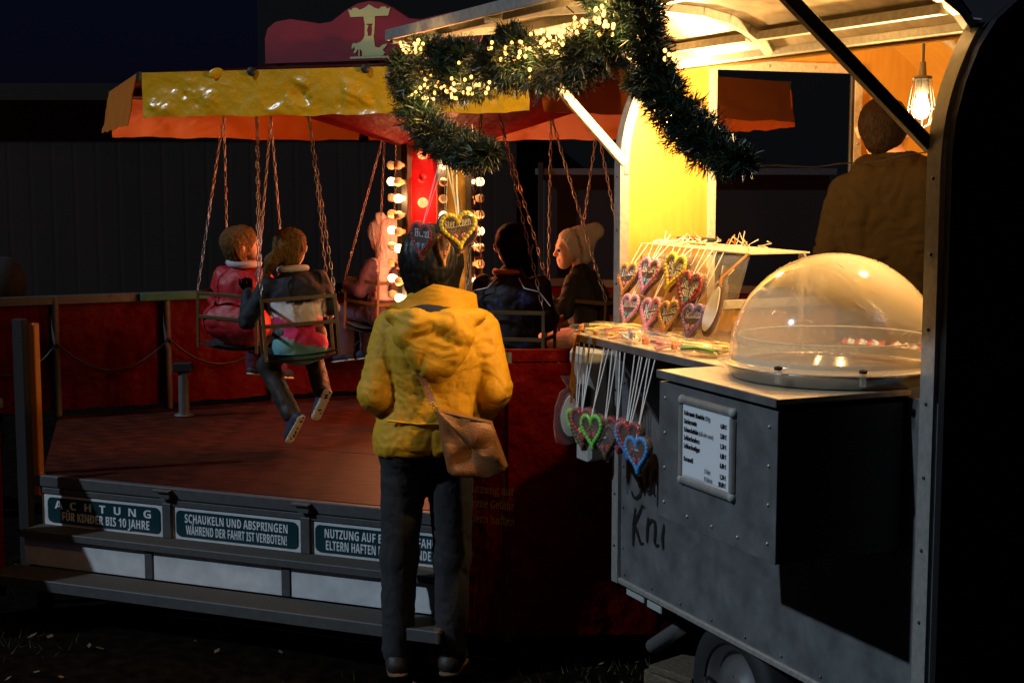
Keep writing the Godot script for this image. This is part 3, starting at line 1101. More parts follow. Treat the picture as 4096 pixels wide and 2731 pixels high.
func figure(root: Node3D, J: Dictionary, o: Dictionary) -> void:
	# J: joints in the root's axes; o: sizes and cloth
	var r: float = o.r
	var cell: float = o.get("cell", .013)
	var g := Geo.new()
	var body := Sdf.new()
	var hip: Vector3 = J.hip
	var chest: Vector3 = J.chest
	var ax: Vector3 = J.get("across", Vector3.RIGHT)
	var wide: float = o.get("wide", 1.0)
	body.cap(hip - ax * .06 * r * wide, hip + ax * .06 * r * wide, .09 * r, .09 * r, .03)
	body.cap(hip, chest, .09 * r, .105 * r, .04)
	body.cap(chest - ax * .08 * r * wide, chest + ax * .08 * r * wide, .095 * r, .095 * r, .04)
	body.cap(chest, J.neck, .08 * r, .056 * r, .04)
	var ht: Transform3D = J.head
	body.cap(J.neck, ht * Vector3(0, .05, .02), .052 * r, .05 * r, .02)
	for sd in ["l", "r"]:
		limb(body, J["shoulder_" + sd], J["elbow_" + sd], J["wrist_" + sd], .052 * r, .042 * r, .030 * r)
		limb(body, J["hip_" + sd], J["knee_" + sd], J["ankle_" + sd], .080 * r, .058 * r, .036 * r, .03)
		body.cap(J["ankle_" + sd], J["toe_" + sd], .036 * r, .030 * r, .02)
	body.add_to(g, cell * 1.15)
	var hd := Sdf.new()
	head_bones(hd)
	hd.add_to(g, .0065, ht)
	if o.get("hands", true):
		for sd in ["l", "r"]:
			if not J.has("hand_" + sd): continue
			var hs := Sdf.new()
			hand_bones(hs, o.get("curl", .75))
			var mirror := Basis.from_scale(Vector3(-1, 1, 1)) if sd == "l" else Basis.IDENTITY
			hs.add_to(g, .0042, (J["hand_" + sd] as Transform3D) * Transform3D(mirror, Vector3.ZERO))
	put(g, "body", M.skin, root)
	# trousers
	var tr := Sdf.new()
	var lg: float = o.get("leg", 1.0)
	tr.cap(hip - ax * .07 * r * wide, hip + ax * .07 * r * wide, .120 * r, .120 * r, .04)
	for sd in ["l", "r"]:
		limb(tr, J["hip_" + sd], J["knee_" + sd], (J["knee_" + sd] as Vector3).lerp(J["ankle_" + sd], o.get("trouser", .94)), .098 * r * lg, .074 * r * lg, o.get("cuff", .062) * r, .03)
	g = Geo.new()
	var fa: float = o.get("fold", .006)
	tr.add_to(g, cell, Transform3D.IDENTITY, folds.bind(fa, 5.0, 13.0))
	put(g, "trousers", o.trousers, root)
	# jacket
	var jk := Sdf.new()
	var hem: Vector3 = J.get("hem", hip.lerp(chest, -.06))
	if o.has("torso"):
		for x in o.torso:
			jk.cap(Vector3(x[0] - x[2] + .085, x[1], x[4]), Vector3(x[0] + x[2] - .085, x[1], x[4]), .085 + x[3], .085 + x[3], .07)
	else:
		jacket_torso(jk, hem, hip, chest, ax, r, wide)
	jk.cap(chest, J.neck, .095 * r, .074 * r, .05)
	for sd in ["l", "r"]:
		limb(jk, J["shoulder_" + sd], J["elbow_" + sd], (J["elbow_" + sd] as Vector3).lerp(J["wrist_" + sd], .93), .070 * r, .062 * r, .050 * r, .014)
	for x in o.get("extra", []):
		jk.cap(x[0], x[1], x[2], x[3], x[4])
	if o.has("hem_cut"):
		jk.cap(Vector3(-.03, o.hem_cut - .9, 0), Vector3(-.03, o.hem_cut - .9, 0), .9, .9, .02, Vector3.ZERO, 1.0, true)
	g = Geo.new()
	jk.add_to(g, o.get("jacket_cell", cell * .9), Transform3D.IDENTITY, folds.bind(fa * 1.15, 5.0, 14.0), o.get("jacket_colour", null))
	put(g, "jacket", o.jacket, root)
	# shoes
	for sd in ["l", "r"]:
		if o.get("no_shoes", false): break
		var sh := Sdf.new()
		var a: Vector3 = J["ankle_" + sd]
		var t: Vector3 = J["toe_" + sd]
		var fw := (t - a)
		var heel: Vector3 = J.get("heel_" + sd, a - Vector3(0, .035 * r, 0) - fw * .18)
		sh.cap(a + (a - heel) * .2, heel, .040 * r, .036 * r, .02)
		sh.cap(heel, t, .037 * r, .036 * r, .02)
		sh.cap(a, t.lerp(a, .3), .040 * r, .034 * r, .02)
		g = Geo.new()
		sh.add_to(g, .009)
		var shoe := put(g, "shoe", o.get("shoe", M.shoe_navy), root)
		var dn := (heel - a).normalized()
		var flatd := (t - heel).normalized()
		dn = (dn - flatd * dn.dot(flatd)).normalized()
		sh = Sdf.new()
		sh.cap(heel + dn * .030 * r - flatd * .01, t + dn * .030 * r + flatd * .008, .038 * r, .040 * r, .01, dn, .32)
		g = Geo.new()
		sh.add_to(g, .008)
		put(g, "sole", o.get("sole", M.sole), shoe)

func matte(m: StandardMaterial3D) -> StandardMaterial3D:
	m.metallic_specular = .12
	return m

func hair_mat(r: float, g: float, b: float) -> StandardMaterial3D:
	return matte(worn(mat("hair", r, g, b, .6), M.hairtex, Vector3(9, 1.6, 9)))

func hair_cap(root: Node3D, ht: Transform3D, m: Material, called := "hair", extra := [], face_cut := .0, puff := .0, rough := .008, cutr := .082) -> void:
	var s := Sdf.new()
	s.cap(Vector3(0, .140, -.012), Vector3(0, .142, .034), .090 + puff, .090 + puff, .03)
	s.cap(Vector3(0, .11, .035), Vector3(0, .075, .045), .078 + puff, .066 + puff, .03)
	for e in extra: s.cap(e[0], e[1], e[2], e[3], .025)
	s.cap(Vector3(0, .065 - face_cut, -.12), Vector3(0, .085 - face_cut, -.12), cutr, cutr * .91, .02, Vector3.ZERO, 1.0, true)
	var g := Geo.new()
	s.add_to(g, .007, ht, func(p: Vector3, _n: Vector3) -> float: return fold.get_noise_3d(p.x * 60.0, p.y * 14.0, p.z * 60.0) * rough)
	put(g, called, m, root)

func seated(lean := 0.0, turn_head := 0.0, tilt_head := 0.0) -> Dictionary:
	var J := {}
	J.hip = Vector3(0, .075, .02)
	J.chest = Vector3(0, .275, .02 - lean)
	J.neck = Vector3(0, .375, .015 - lean * 1.4)
	J.head = Transform3D(Basis(Vector3.UP, turn_head) * Basis(Vector3.RIGHT, tilt_head) * Basis.from_scale(Vector3.ONE * .86), Vector3(0, .395, -.005 - lean * 1.6))
	for sd in ["l", "r"]:
		var x := -1.0 if sd == "l" else 1.0
		J["shoulder_" + sd] = Vector3(x * .115, .335, .015 - lean * 1.2)
		J["elbow_" + sd] = Vector3(x * .165, .195, -.02)
		J["wrist_" + sd] = Vector3(x * .17, .215, -.15)
		J["hand_" + sd] = Transform3D(Basis(Vector3.RIGHT, 1.2) * Basis.from_scale(Vector3.ONE * .72), Vector3(x * .17, .218, -.155))
		J["hip_" + sd] = Vector3(x * .055, .06, -.01)
		J["knee_" + sd] = Vector3(x * .075, .04, -.27)
		J["ankle_" + sd] = Vector3(x * .075, -.20, -.25)
		J["toe_" + sd] = Vector3(x * .08, -.245, -.36)
	return J

# ----------------------------------------------------------------- swings and the children on them
func chain(a: Vector3, b: Vector3) -> Geo:
	var g := Geo.new()
	var d := b - a
	var m := int(d.length() / .036)
	var z := d.normalized()
	var x := z.cross(Vector3.RIGHT).normalized()
	var y := z.cross(x)
	for i in m:
		var c := a + d * ((i + .5) / m)
		var w := x if i % 2 == 0 else y
		var loop := []
		for k in 9:
			var t := TAU * k / 8.0
			loop.append(c + w * (cos(t) * .0068) + z * (sin(t) * .0215))
		g.tube(loop, .0026, 5, false)
	return g

func swing(label: String, where: Vector3, yaw: float, roll: float, pitch: float, tops: Array, half := .17) -> Node3D:
	var bs := Basis(Vector3.UP, yaw) * Basis(Vector3.RIGHT, pitch) * Basis(Vector3(0, 0, 1), roll)
	var s := thing("swing_seat", label, "swing seat", where, bs, "swing seats of the carousel")
	var g := Geo.new()
	var rows := []
	for i in 7:
		var v := i / 6.0
		var row := []
		for k in 9:
			var u := k / 8.0
			row.append(Vector3(lerpf(-half, half, u), -.012 + .018 * pow(2.0 * u - 1.0, 2.0) - .02 * sin(v * PI), lerpf(.15, -.16, v)))
		rows.append(row)
	g.sheet(rows)
	var rows2 := []
	for r in rows:
		var row := []
		for p in r: row.append(p - Vector3(0, .022, 0))
		row.reverse()
		rows2.append(row)
	g.sheet(rows2)
	put(g, "seat", M.seat, s)
	var c := [Vector3(-half, 0, -.15), Vector3(half, 0, -.15), Vector3(half, 0, .15), Vector3(-half, 0, .15)]
	for p in c:
		g = Geo.new()
		g.bar(p + Vector3(0, -.035, 0), p + Vector3(0, .26, 0), .016, .007, Vector3(0, 0, 1), .002)
		put(g, "upright", M.seat_bar, s)
	for h in [.13, .25]:
		for e in [[0, 1], [1, 2], [2, 3], [3, 0]]:
			if e[0] == 0 and h == .13: continue
			g = Geo.new()
			var q := Vector3(0, h, 0)
			g.bar(c[e[0]] + q, c[e[1]] + q, .006, .019, Vector3.UP, .002)
			put(g, "guard_rail", M.seat_bar, s)
	var inv := s.transform.affine_inverse()
	for i in 4:
		var top: Vector3 = inv * (tops[0] if i in [0, 3] else tops[1])
		put(chain(c[i] + Vector3(0, .262, 0), top), "chain", M.chain, s)
	return s

func child(label: String, s: Node3D, J: Dictionary, o: Dictionary) -> Node3D:
	var p := thing("child", label, "child", s.position, s.basis, "children riding the carousel")
	o.merge({"r": .66, "cell": .0125, "fold": .006, "cuff": .07}, false)
	figure(p, J, o)
	return p

func make_swings() -> void:
	fold.seed = 5
	fold.frequency = 1.0
	fold.fractal_octaves = 2
	# girl in a navy, white, pink and teal jacket, seen from behind
	var s := swing("swing seat of the girl in the navy, white and pink jacket", at_depth(690, 806, 7.08), .22, .06, -.10, [at_depth(590, 262, 7.25), at_depth(709, 262, 7.15)])
	var J := seated(.03, -.25, .12)
	J.shoulder_l = Vector3(-.125, .32, .01); J.elbow_l = Vector3(-.235, .165, -.03); J.wrist_l = Vector3(-.215, .30, -.10)
	J.hand_l = Transform3D(Basis(Vector3.RIGHT, 2.6) * Basis.from_scale(Vector3.ONE * .72), J.wrist_l)
	J.knee_l = Vector3(-.15, -.06, -.16); J.ankle_l = Vector3(-.06, -.31, -.05); J.toe_l = Vector3(-.085, -.40, -.055); J.heel_l = Vector3(-.035, -.315, -.01)
	J.knee_r = Vector3(.07, -.02, -.20); J.ankle_r = Vector3(.09, -.20, -.02); J.toe_r = Vector3(.05, -.30, -.005); J.heel_r = Vector3(.10, -.205, .035)
	J.hem = Vector3(0, .03, .03)
	var navy := Color(.006, .008, .018)
	var jc := func(p: Vector3) -> Color:
		var z := absf(p.x) * .35
		if absf(p.x) > .135 and p.y < .36 and p.z < .05: return navy
		if p.y > .215 + z * .9: return navy
		if p.y > .125 + z - p.x * .12: return Color(.60, .62, .62)
		if p.y > .035 + z * .4 - p.x * .35: return Color(.62, .025, .13)
		return Color(.14, .38, .40)
	var vm := mat("jacket_blocks", 1, 1, 1, .75)
	vm.vertex_color_use_as_albedo = true
	var c := child("child with fair ponytail in a navy, white, pink and teal jacket", s, J, {"trousers": M.shoe_dark, "jacket": vm, "jacket_colour": jc, "wide": 1.1})
	var blond := hair_mat(.30, .18, .07)
	hair_cap(c, J.head, blond, "hair", [[Vector3(-.03, .13, .10), Vector3(-.09, .06, .12), .03, .035], [Vector3(-.09, .06, .12), Vector3(-.15, -.05, .09), .036, .014]])
	var g := Geo.new()
	g.tube(ring(J.neck + Vector3(0, .018, .0), .062, .055), .017, 8, false)
	put(g, "collar", mat("pale_fleece", .5, .46, .5, .9), c)
	# child in red behind her
	s = swing("swing seat of the child in the red jacket", at_depth(556, 778, 7.75), -.35, -.05, .06, [at_depth(514, 262, 7.8), at_depth(622, 268, 7.7)])
	J = seated(.02, -.75, .22)
	J.elbow_r = Vector3(.19, .19, -.06); J.wrist_r = Vector3(.15, .30, -.14)
	J.hand_r = Transform3D(Basis(Vector3.RIGHT, 2.7) * Basis.from_scale(Vector3.ONE * .72), J.wrist_r)
	c = child("child with light hair in a red jacket with pale collar", s, J, {"trousers": mat("plum_trousers", .06, .006, .03, .8), "jacket": mat("red_jacket", .42, .012, .018, .55), "wide": 1.15, "extra": [[Vector3(-.10, .10, .06), Vector3(.10, .10, .06), .09, .09, .04]]})
	hair_cap(c, J.head, blond, "hair", [[Vector3(-.05, .10, .05), Vector3(-.055, .03, .045), .05, .035], [Vector3(.05, .10, .05), Vector3(.055, .03, .045), .05, .035]])
	g = Geo.new()
	g.tube(ring(J.neck + Vector3(0, .022, -.01), .075, .066), .022, 8, false)
	put(g, "collar", mat("pale_fleece", .5, .46, .5, .9), c)
	# child in a white hooded suit with round ears
	s = swing("swing seat of the child in the white hooded suit", at_depth(884, 742, 8.45), .75, .0, .05, [at_depth(884, 300, 8.4), at_depth(912, 300, 8.2)])
	J = seated(.0, .2, -.05)
	var white := mat("white_fleece", .50, .50, .52, .95)
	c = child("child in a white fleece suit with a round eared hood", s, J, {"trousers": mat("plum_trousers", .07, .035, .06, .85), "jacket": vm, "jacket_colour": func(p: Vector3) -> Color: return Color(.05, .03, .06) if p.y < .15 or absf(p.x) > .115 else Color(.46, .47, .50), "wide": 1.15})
	hair_cap(c, J.head, white, "hood", [[Vector3(0, .05, .03), Vector3(0, -.03, .02), .088, .085], [Vector3(-.062, .235, .01), Vector3(-.062, .245, .01), .03, .03], [Vector3(.062, .235, .01), Vector3(.062, .245, .01), .03, .03]], .0, .016)
	g = Geo.new()
	g.box(Vector3(.0, .25, .135), Vector3(.15, .17, .075), Basis.IDENTITY, .025)
	put(g, "backpack", mat("dark_patch", .05, .03, .05, .7), c)
	# boy with blue pattern
	s = swing("swing seat of the boy in the blue patterned jacket", at_depth(1172, 838, 6.85), -.2, .0, -.04, [at_depth(1106, 262, 7.0), at_depth(1146, 262, 6.9)], .18)
	J = seated(.02, .3, .12)
	for k in ["chest", "neck"]: J[k] = J[k] * Vector3(1, 1.12, 1)
	for sd in ["l", "r"]: J["shoulder_" + sd] = J["shoulder_" + sd] * Vector3(1.15, 1.1, 1)
	J.head = Transform3D(J.head.basis * 1.10, J.head.origin + Vector3(0, .045, 0))
	var blue := func(p: Vector3) -> Color:
		var q := fold.get_noise_3dv(p * 11.0)
		var q2 := fold.get_noise_3dv(p * 7.0 + Vector3(3, 8, 2))
		return Color(.012, .03, .17) if absf(q) < .085 and q2 > -.12 else Color(.007, .007, .010)
	var bm := mat("patterned_cloth", 1, 1, 1, .7)
	bm.vertex_color_use_as_albedo = true
	c = child("boy with short dark hair in a black jacket with blue pattern", s, J, {"trousers": M.shoe_dark, "jacket": bm, "jacket_colour": blue, "wide": 1.25, "r": .72, "cell": .0115})
	hair_cap(c, J.head, hair_mat(.022, .013, .008), "hair", [], -.01, -.002, .003)
	g = Geo.new()
	var rb := ring(J.neck + Vector3(0, .01, .0), .075, .070)
	g.tube([rb[2], rb[3], rb[4], rb[5], rb[6], rb[7]], [.008, .013, .014, .012, .014, .017], 8)
	put(g, "collar", mat("orange_collar", .45, .13, .02, .7), c)
	for sx in [-1.0, 1.0]:
		g = Geo.new()
		g.tube([Vector3(sx * .05, .405, .07), Vector3(sx * .085, .36, .115), Vector3(sx * .15, .345, .10), Vector3(sx * .20, .28, .085)], .003, 5)
		put(g, "piping", M.paper, c)
	# child in a beige hat, in profile
	s = swing("swing seat of the child in the beige hat", at_depth(1348, 800, 7.35), 1.15, .0, .05, [at_depth(1266, 268, 7.25), at_depth(1372, 290, 7.6)])
	J = seated(.05, .62, -.10)
	J.elbow_l = Vector3(-.19, .20, -.05); J.wrist_l = Vector3(-.17, .235, -.16)
	J.hand_l = Transform3D(Basis(Vector3.RIGHT, 1.9) * Basis.from_scale(Vector3.ONE * .8), J.wrist_l)
	J.elbow_r = Vector3(.21, .19, .02); J.wrist_r = Vector3(.20, .235, -.12)
	J.hand_r = Transform3D(Basis(Vector3.RIGHT, 1.9) * Basis.from_scale(Vector3.ONE * .8), J.wrist_r)
	for sd in ["l", "r"]:
		var x := -1.0 if sd == "l" else 1.0
		J["knee_" + sd] = Vector3(x * .075, .02, -.185); J["ankle_" + sd] = Vector3(x * .08, -.22, -.15); J["toe_" + sd] = Vector3(x * .085, -.265, -.25)
	c = child("child in a beige knitted hat, black jacket and pale pink trousers", s, J, {"trousers": mat("pale_pink_trousers", .50, .30, .28, .85), "jacket": mat("black_jacket", .008, .008, .009, .8), "wide": 1.1})
	hair_cap(c, J.head, bumpy(mat("beige_knit", .42, .39, .35, .95), noise_tex("knit", .1, 0, 1, 2, FastNoiseLite.TYPE_SIMPLEX, 256, true, 9.0), Vector3(9, 9, 9), .6), "hat", [[Vector3(0, .17, .06), Vector3(0, .20, .13), .072, .05]], -.004, -.002, .003, .102)
	g = Geo.new()
	for x in [-.031, .031]:
		g.ball(J.head * Vector3(x, .108, -.094), Vector3.ONE * .009)
	put(g, "eyes", M.shoe_dark, c)
	# a swing on the far side without rider
	swing("empty swing seat hanging behind the column", at_depth(1020, 690, 8.9), 2.6, .0, .0, [at_depth(1000, 300, 8.9), at_depth(1060, 300, 8.9)])

func ring(c: Vector3, rx: float, rz: float, m := 14) -> Array:
	var out := []
	for k in m + 1:
		var a := TAU * k / m
		out.append(c + Vector3(cos(a) * rx, 0, sin(a) * rz))
	return out

func make_people() -> void:
	# ---- woman in the yellow jacket
	var p := thing("person", "person in a yellow hooded jacket and dark jeans, hands in pockets, watching the carousel", "person", Vector3(-.283, 0, -5.52))
	var J := {}
	J.hip = Vector3(-.035, .90, 0); J.chest = Vector3(0, 1.235, .01); J.neck = Vector3(.0, 1.41, .0)
	J.head = Transform3D(Basis(Vector3.UP, .1) * Basis(Vector3.RIGHT, -.06), Vector3(-.016, 1.452, -.02))
	J.shoulder_l = Vector3(-.158, 1.318, .0); J.shoulder_r = Vector3(.162, 1.318, .0)
	J.elbow_l = Vector3(-.222, 1.085, .05); J.wrist_l = Vector3(-.165, .965, -.13)
	J.elbow_r = Vector3(.220, 1.095, .05); J.wrist_r = Vector3(.15, .965, -.13)
	J.hip_l = Vector3(-.118, .84, .0); J.knee_l = Vector3(-.142, .46, -.01); J.ankle_l = Vector3(-.150, .085, .03); J.toe_l = Vector3(-.17, .04, -.13)
	J.hip_r = Vector3(.052, .84, .0); J.knee_r = Vector3(.056, .46, -.005); J.ankle_r = Vector3(.052, .085, .02); J.toe_r = Vector3(.075, .04, -.14)
	J.hem = Vector3(-.04, .915, .0)
	figure(p, J, {"r": 1.06, "cell": .0105, "jacket_cell": .0085, "fold": .0052, "wide": .82, "trousers": M.jeans, "jacket": M.jacket_yellow, "shoe": M.shoe_dark, "sole": mat("tan_sole", .12, .07, .03, .8), "cuff": .056, "leg": .88, "hands": false,
		"hem_cut": .862, "torso": [[-.035, .885, .158, .036, .0], [-.03, .94, .152, .032, .0], [-.012, 1.0, .130, .022, .01], [0.0, 1.10, .136, .030, .01], [.002, 1.22, .146, .046, .012], [.002, 1.31, .150, .030, .008]],
		"extra": [[Vector3(-.02, 1.385, .015), Vector3(.02, 1.385, .015), .09, .09, .05]]})
	hair_cap(p, J.head, worn(mat("black_hair", .013, .0105, .0095, .5), M.hairtex, Vector3(9, 1.6, 9)), "hair", [[Vector3(0, .10, .04), Vector3(0, .03, .03), .098, .082], [Vector3(-.055, .10, .0), Vector3(-.05, .03, .0), .064, .052], [Vector3(.055, .10, .0), Vector3(.05, .03, .0), .064, .052]], .0, .021, .006)
	# stand-up collar, open and dark inside, and the hood lying on the back
	var g := Geo.new()
	var lin := Geo.new()
	for skin in 2:
		var rows := []
		for i in 6:
			var v := i / 5.0
			var row := []
			for k in 25:
				var a := -2.75 + 5.5 * k / 24.0
				var rad := lerpf(.140, .136, v) + .004 * sin(a * 5.0 + v * 2.0) + .03 * v * maxf(0.0, -sin(a)) * (1.0 - absf(cos(a)))
				var c := Vector3(sin(a) * rad * 1.12, 1.402 + v * .092 - .03 * (1.0 - cos(a)) - .05 * maxf(0.0, -sin(a)) * v - .022 * v * absf(sin(a)), cos(a) * rad * .95 - .004)
				row.append(c - Vector3(sin(a), 0, cos(a)) * (.006 * skin))
			if skin == 1: row.reverse()
			rows.append(row)
		if skin == 0: g.sheet(rows)
		else: lin.sheet(rows)
	put(g, "collar", M.jacket_yellow, p)
	put(lin, "collar_lining", M.lining, p, "navy lining of the collar")
	g = Geo.new()
	for skin in 2:   # dark gap between collar and hood
		var rows := []
		for v in [0.0, 1.0]:
			var row := []
			for k in 17:
				var a := -1.25 + 2.5 * k / 16.0
				row.append(Vector3(sin(a) * (.128 + .012 * v), 1.375 + .062 * (1.0 - v) * cos(a) + v * .012, cos(a) * (.112 + .045 * v)))
			if skin == 0: row.reverse()
			rows.append(row)
		g.sheet(rows)
	put(g, "hood_lining", M.lining, p, "navy lining inside the hood")
	var hs := Sdf.new()
	hs.cap(Vector3(-.155, 1.372, .075), Vector3(-.06, 1.365, .145), .028, .036, .03)
	hs.cap(Vector3(-.06, 1.365, .145), Vector3(.06, 1.365, .145), .036, .036, .03)
	hs.cap(Vector3(.06, 1.365, .145), Vector3(.165, 1.372, .075), .036, .028, .03)
	hs.cap(Vector3(-.09, 1.30, .12), Vector3(.09, 1.30, .12), .058, .058, .05)
	hs.cap(Vector3(-.045, 1.225, .118), Vector3(.05, 1.225, .118), .058, .058, .05)
	hs.cap(Vector3(0, 1.18, .11), Vector3(.01, 1.165, .105), .05, .045, .05)
	g = Geo.new()
	hs.add_to(g, .0095, Transform3D.IDENTITY, func(q: Vector3, nn: Vector3) -> float: return folds(q, nn, .007, 4.0, 17.0) + .002 * sin(q.y * 70.0 + absf(q.x) * 30.0))
	put(g, "hood", M.jacket_yellow, p)
	g = Geo.new()
	g.tube([Vector3(-.17, .995, .125), Vector3(-.06, .985, .14), Vector3(.06, .985, .14), Vector3(.13, .995, .12)], .0045, 6)
	put(g, "waist_seam", M.jacket_yellow, p)
	g = Geo.new()
	g.prism(PackedVector2Array([Vector2(-.009, 0), Vector2(.007, -.004), Vector2(.001, .012)]), Transform3D(Basis(Vector3.UP, -.7), Vector3(-.255, 1.235, .045)), .004)
	put(g, "sleeve_badge", M.ink, p)
	# ---- her shoulder bag
	var bag := thing("handbag", "brown leather shoulder bag worn across the back of the yellow jacket", "handbag", Vector3(-.283, 0, -5.52))
	var outline := PackedVector2Array([Vector2(.015, 1.048), Vector2(.045, 1.035), Vector2(.21, .998), Vector2(.265, .845), Vector2(.258, .828), Vector2(.20, .800), Vector2(.07, .808), Vector2(.052, .825), Vector2(.03, .93)])
	g = Geo.new()
	var rows := []
	for lay in [[-.048, .94], [-.055, 1.0], [.0, 1.03], [.045, 1.0], [.056, .94], [.062, .7], [.064, .3], [.064, .02]]:
		var row := []
		for k in outline.size() * 4:
			var a := outline[k / 4]
			var b := outline[(k / 4 + 1) % outline.size()]
			var q := a.lerp(b, (k % 4) / 4.0)
			var ctr := Vector2(.14, .91)
			q = ctr + (q - ctr) * lay[1]
			var sag: float = .016 * sin(q.x * 34.0 + q.y * 22.0) * (1.0 - lay[1]) + .009 * sin((q.y - q.x * .6) * 60.0) * float(lay[1] < .9)
			row.append(Vector3(q.x, q.y, .185 + lay[0] * .8 + sag))
		row.reverse()
		rows.append(row)
	rows.reverse()
	g.sheet(rows, true)
	put(g, "bag_body", M.leather, bag)
	g = Geo.new()
	g.tube([Vector3(.02, 1.04, .21), Vector3(.12, 1.022, .235), Vector3(.21, .998, .21)], .004, 6)
	put(g, "zip", M.shoe_dark, bag)
	g = Geo.new()
	var strap := [Vector3(-.128, 1.40, .02), Vector3(-.118, 1.385, .085), Vector3(-.105, 1.34, .145), Vector3(-.085, 1.26, .158), Vector3(-.05, 1.17, .152), Vector3(-.018, 1.10, .158), Vector3(-.002, 1.07, .185)]
	var r1 := []
	for sd in [-1.0, 1.0]:
		var row := []
		for q in strap: row.append(q + Vector3(.011 * sd, .004 * sd, 0))
		r1.append(row)
	g.sheet(r1)
	var r2 := []
	for row in r1:
		var rv: Array = row.map(func(q): return q - Vector3(0, 0, .004))
		rv.reverse()
		r2.append(rv)
	g.sheet(r2)
	put(g, "strap", M.leather, bag)
	g = Geo.new()
	for k in 4:
		var c := Vector3(-.004 + k * .007, 1.066 - k * .011, .19)
		g.tube(ring(Vector3.ZERO, .008, .008, 8).map(func(q): return c + Vector3(q.x, q.z, (.004 if k % 2 else -.004) * signf(q.x))), .0022, 5, false)
	put(g, "strap_ring", M.brass, bag)
	# ---- man inside the trailer
	var m := thing("person", "person with short greying hair in an olive jacket inside the trailer, back turned", "person", TR(-.50, .45, .835), Basis(Vector3.UP, -.55))
	J = {}
	J.hip = Vector3(0, .92, 0); J.chest = Vector3(0, 1.235, .0); J.neck = Vector3(0, 1.435, -.03)
	J.head = Transform3D(Basis(Vector3.UP, .25) * Basis(Vector3.RIGHT, -.12), Vector3(-.095, 1.475, -.06))
	for sd in ["l", "r"]:
		var x := -1.0 if sd == "l" else 1.0
		J["shoulder_" + sd] = Vector3(x * .195, 1.36, 0)
		J["elbow_" + sd] = Vector3(x * .245, 1.10, .05)
		J["wrist_" + sd] = Vector3(x * .21, .95, -.18)
		J["hand_" + sd] = Transform3D(Basis(Vector3.RIGHT, .9), J["wrist_" + sd])
		J["hip_" + sd] = Vector3(x * .09, .88, 0)
		J["knee_" + sd] = Vector3(x * .10, .48, -.01)
		J["ankle_" + sd] = Vector3(x * .10, .09, .02)
		J["toe_" + sd] = Vector3(x * .12, .04, -.14)
	J.hem = Vector3(0, .88, 0)
	figure(m, J, {"r": 1.10, "cell": .0115, "fold": .009, "wide": 1.0, "trousers": M.jeans, "jacket": matte(bumpy(mat("olive_jacket", .0130, .0088, .0038, .9), tex.wrinkle, Vector3(1.2, 2.4, 1.2), .3)), "shoe": M.shoe_dark,
		"torso": [[0.0, .86, .17, .055, .0], [0.0, 1.0, .16, .05, .0], [0.0, 1.15, .165, .055, .0], [0.0, 1.28, .175, .05, .0], [0.0, 1.36, .17, .03, .0]], "extra": [[Vector3(-.09, 1.40, .04), Vector3(.09, 1.40, .04), .085, .085, .05], [Vector3(-.13, 1.455, .0), Vector3(-.03, 1.455, .0), .05, .05, .02]]})
	hair_cap(m, J.head, hair_mat(.022, .013, .008), "hair", [], -.012, -.004, .003)
	# ---- onlooker far left behind the fence
	var q := thing("person", "dark clothed onlooker with a bag standing behind the fence beside the orange post", "person", Vector3(-2.98, 0, -8.25), Basis(Vector3.UP, -.6))
	var black := mat("black_coat", .006, .006, .007, .85)
	figure(q, J, {"r": 1.1, "cell": .018, "fold": .008, "trousers": black, "jacket": black, "shoe": M.shoe_dark, "hands": true})
	hair_cap(q, J.head, mat("black_hair", .005, .005, .005, .6), "hair", [[Vector3(0, .07, .05), Vector3(0, -.06, .05), .075, .07]], 0, .012)
	q.scale = Vector3.ONE * .93
	var bp := Geo.new()
	bp.ball(Vector3(-2.76, 1.28, -8.12), Vector3(.13, .16, .10))
	tag(put(bp, "rucksack", black), "black rucksack carried by the dark clothed onlooker behind the fence", "rucksack")

# ----------------------------------------------------------------- the trailer
const WIDE := 1.44
func arch(z: float) -> float:
	# height of the trailer's skin at distance z behind the serving side
	var s := minf(z, WIDE - z)
	if s <= 0.0: return 1.95
	if s < .10: return lerpf(1.95, 2.25, pow(s / .10, .55))
	return 2.25 + .27 * (1.0 - pow(1.0 - minf((s - .10) / .62, 1.0), 2.0))

func arch_poly(z0: float, z1: float, bottom: float, drop := 0.0) -> PackedVector2Array:
	var p := PackedVector2Array()
	p.append(Vector2(z0, bottom))
	p.append(Vector2(z1, bottom))
	var m := 22
	for i in m + 1:
		var t := float(i) / m
		t = t * t * (3.0 - 2.0 * t)
		var z := lerpf(z1, z0, t)
		p.append(Vector2(z, arch(z) - drop))
	return p

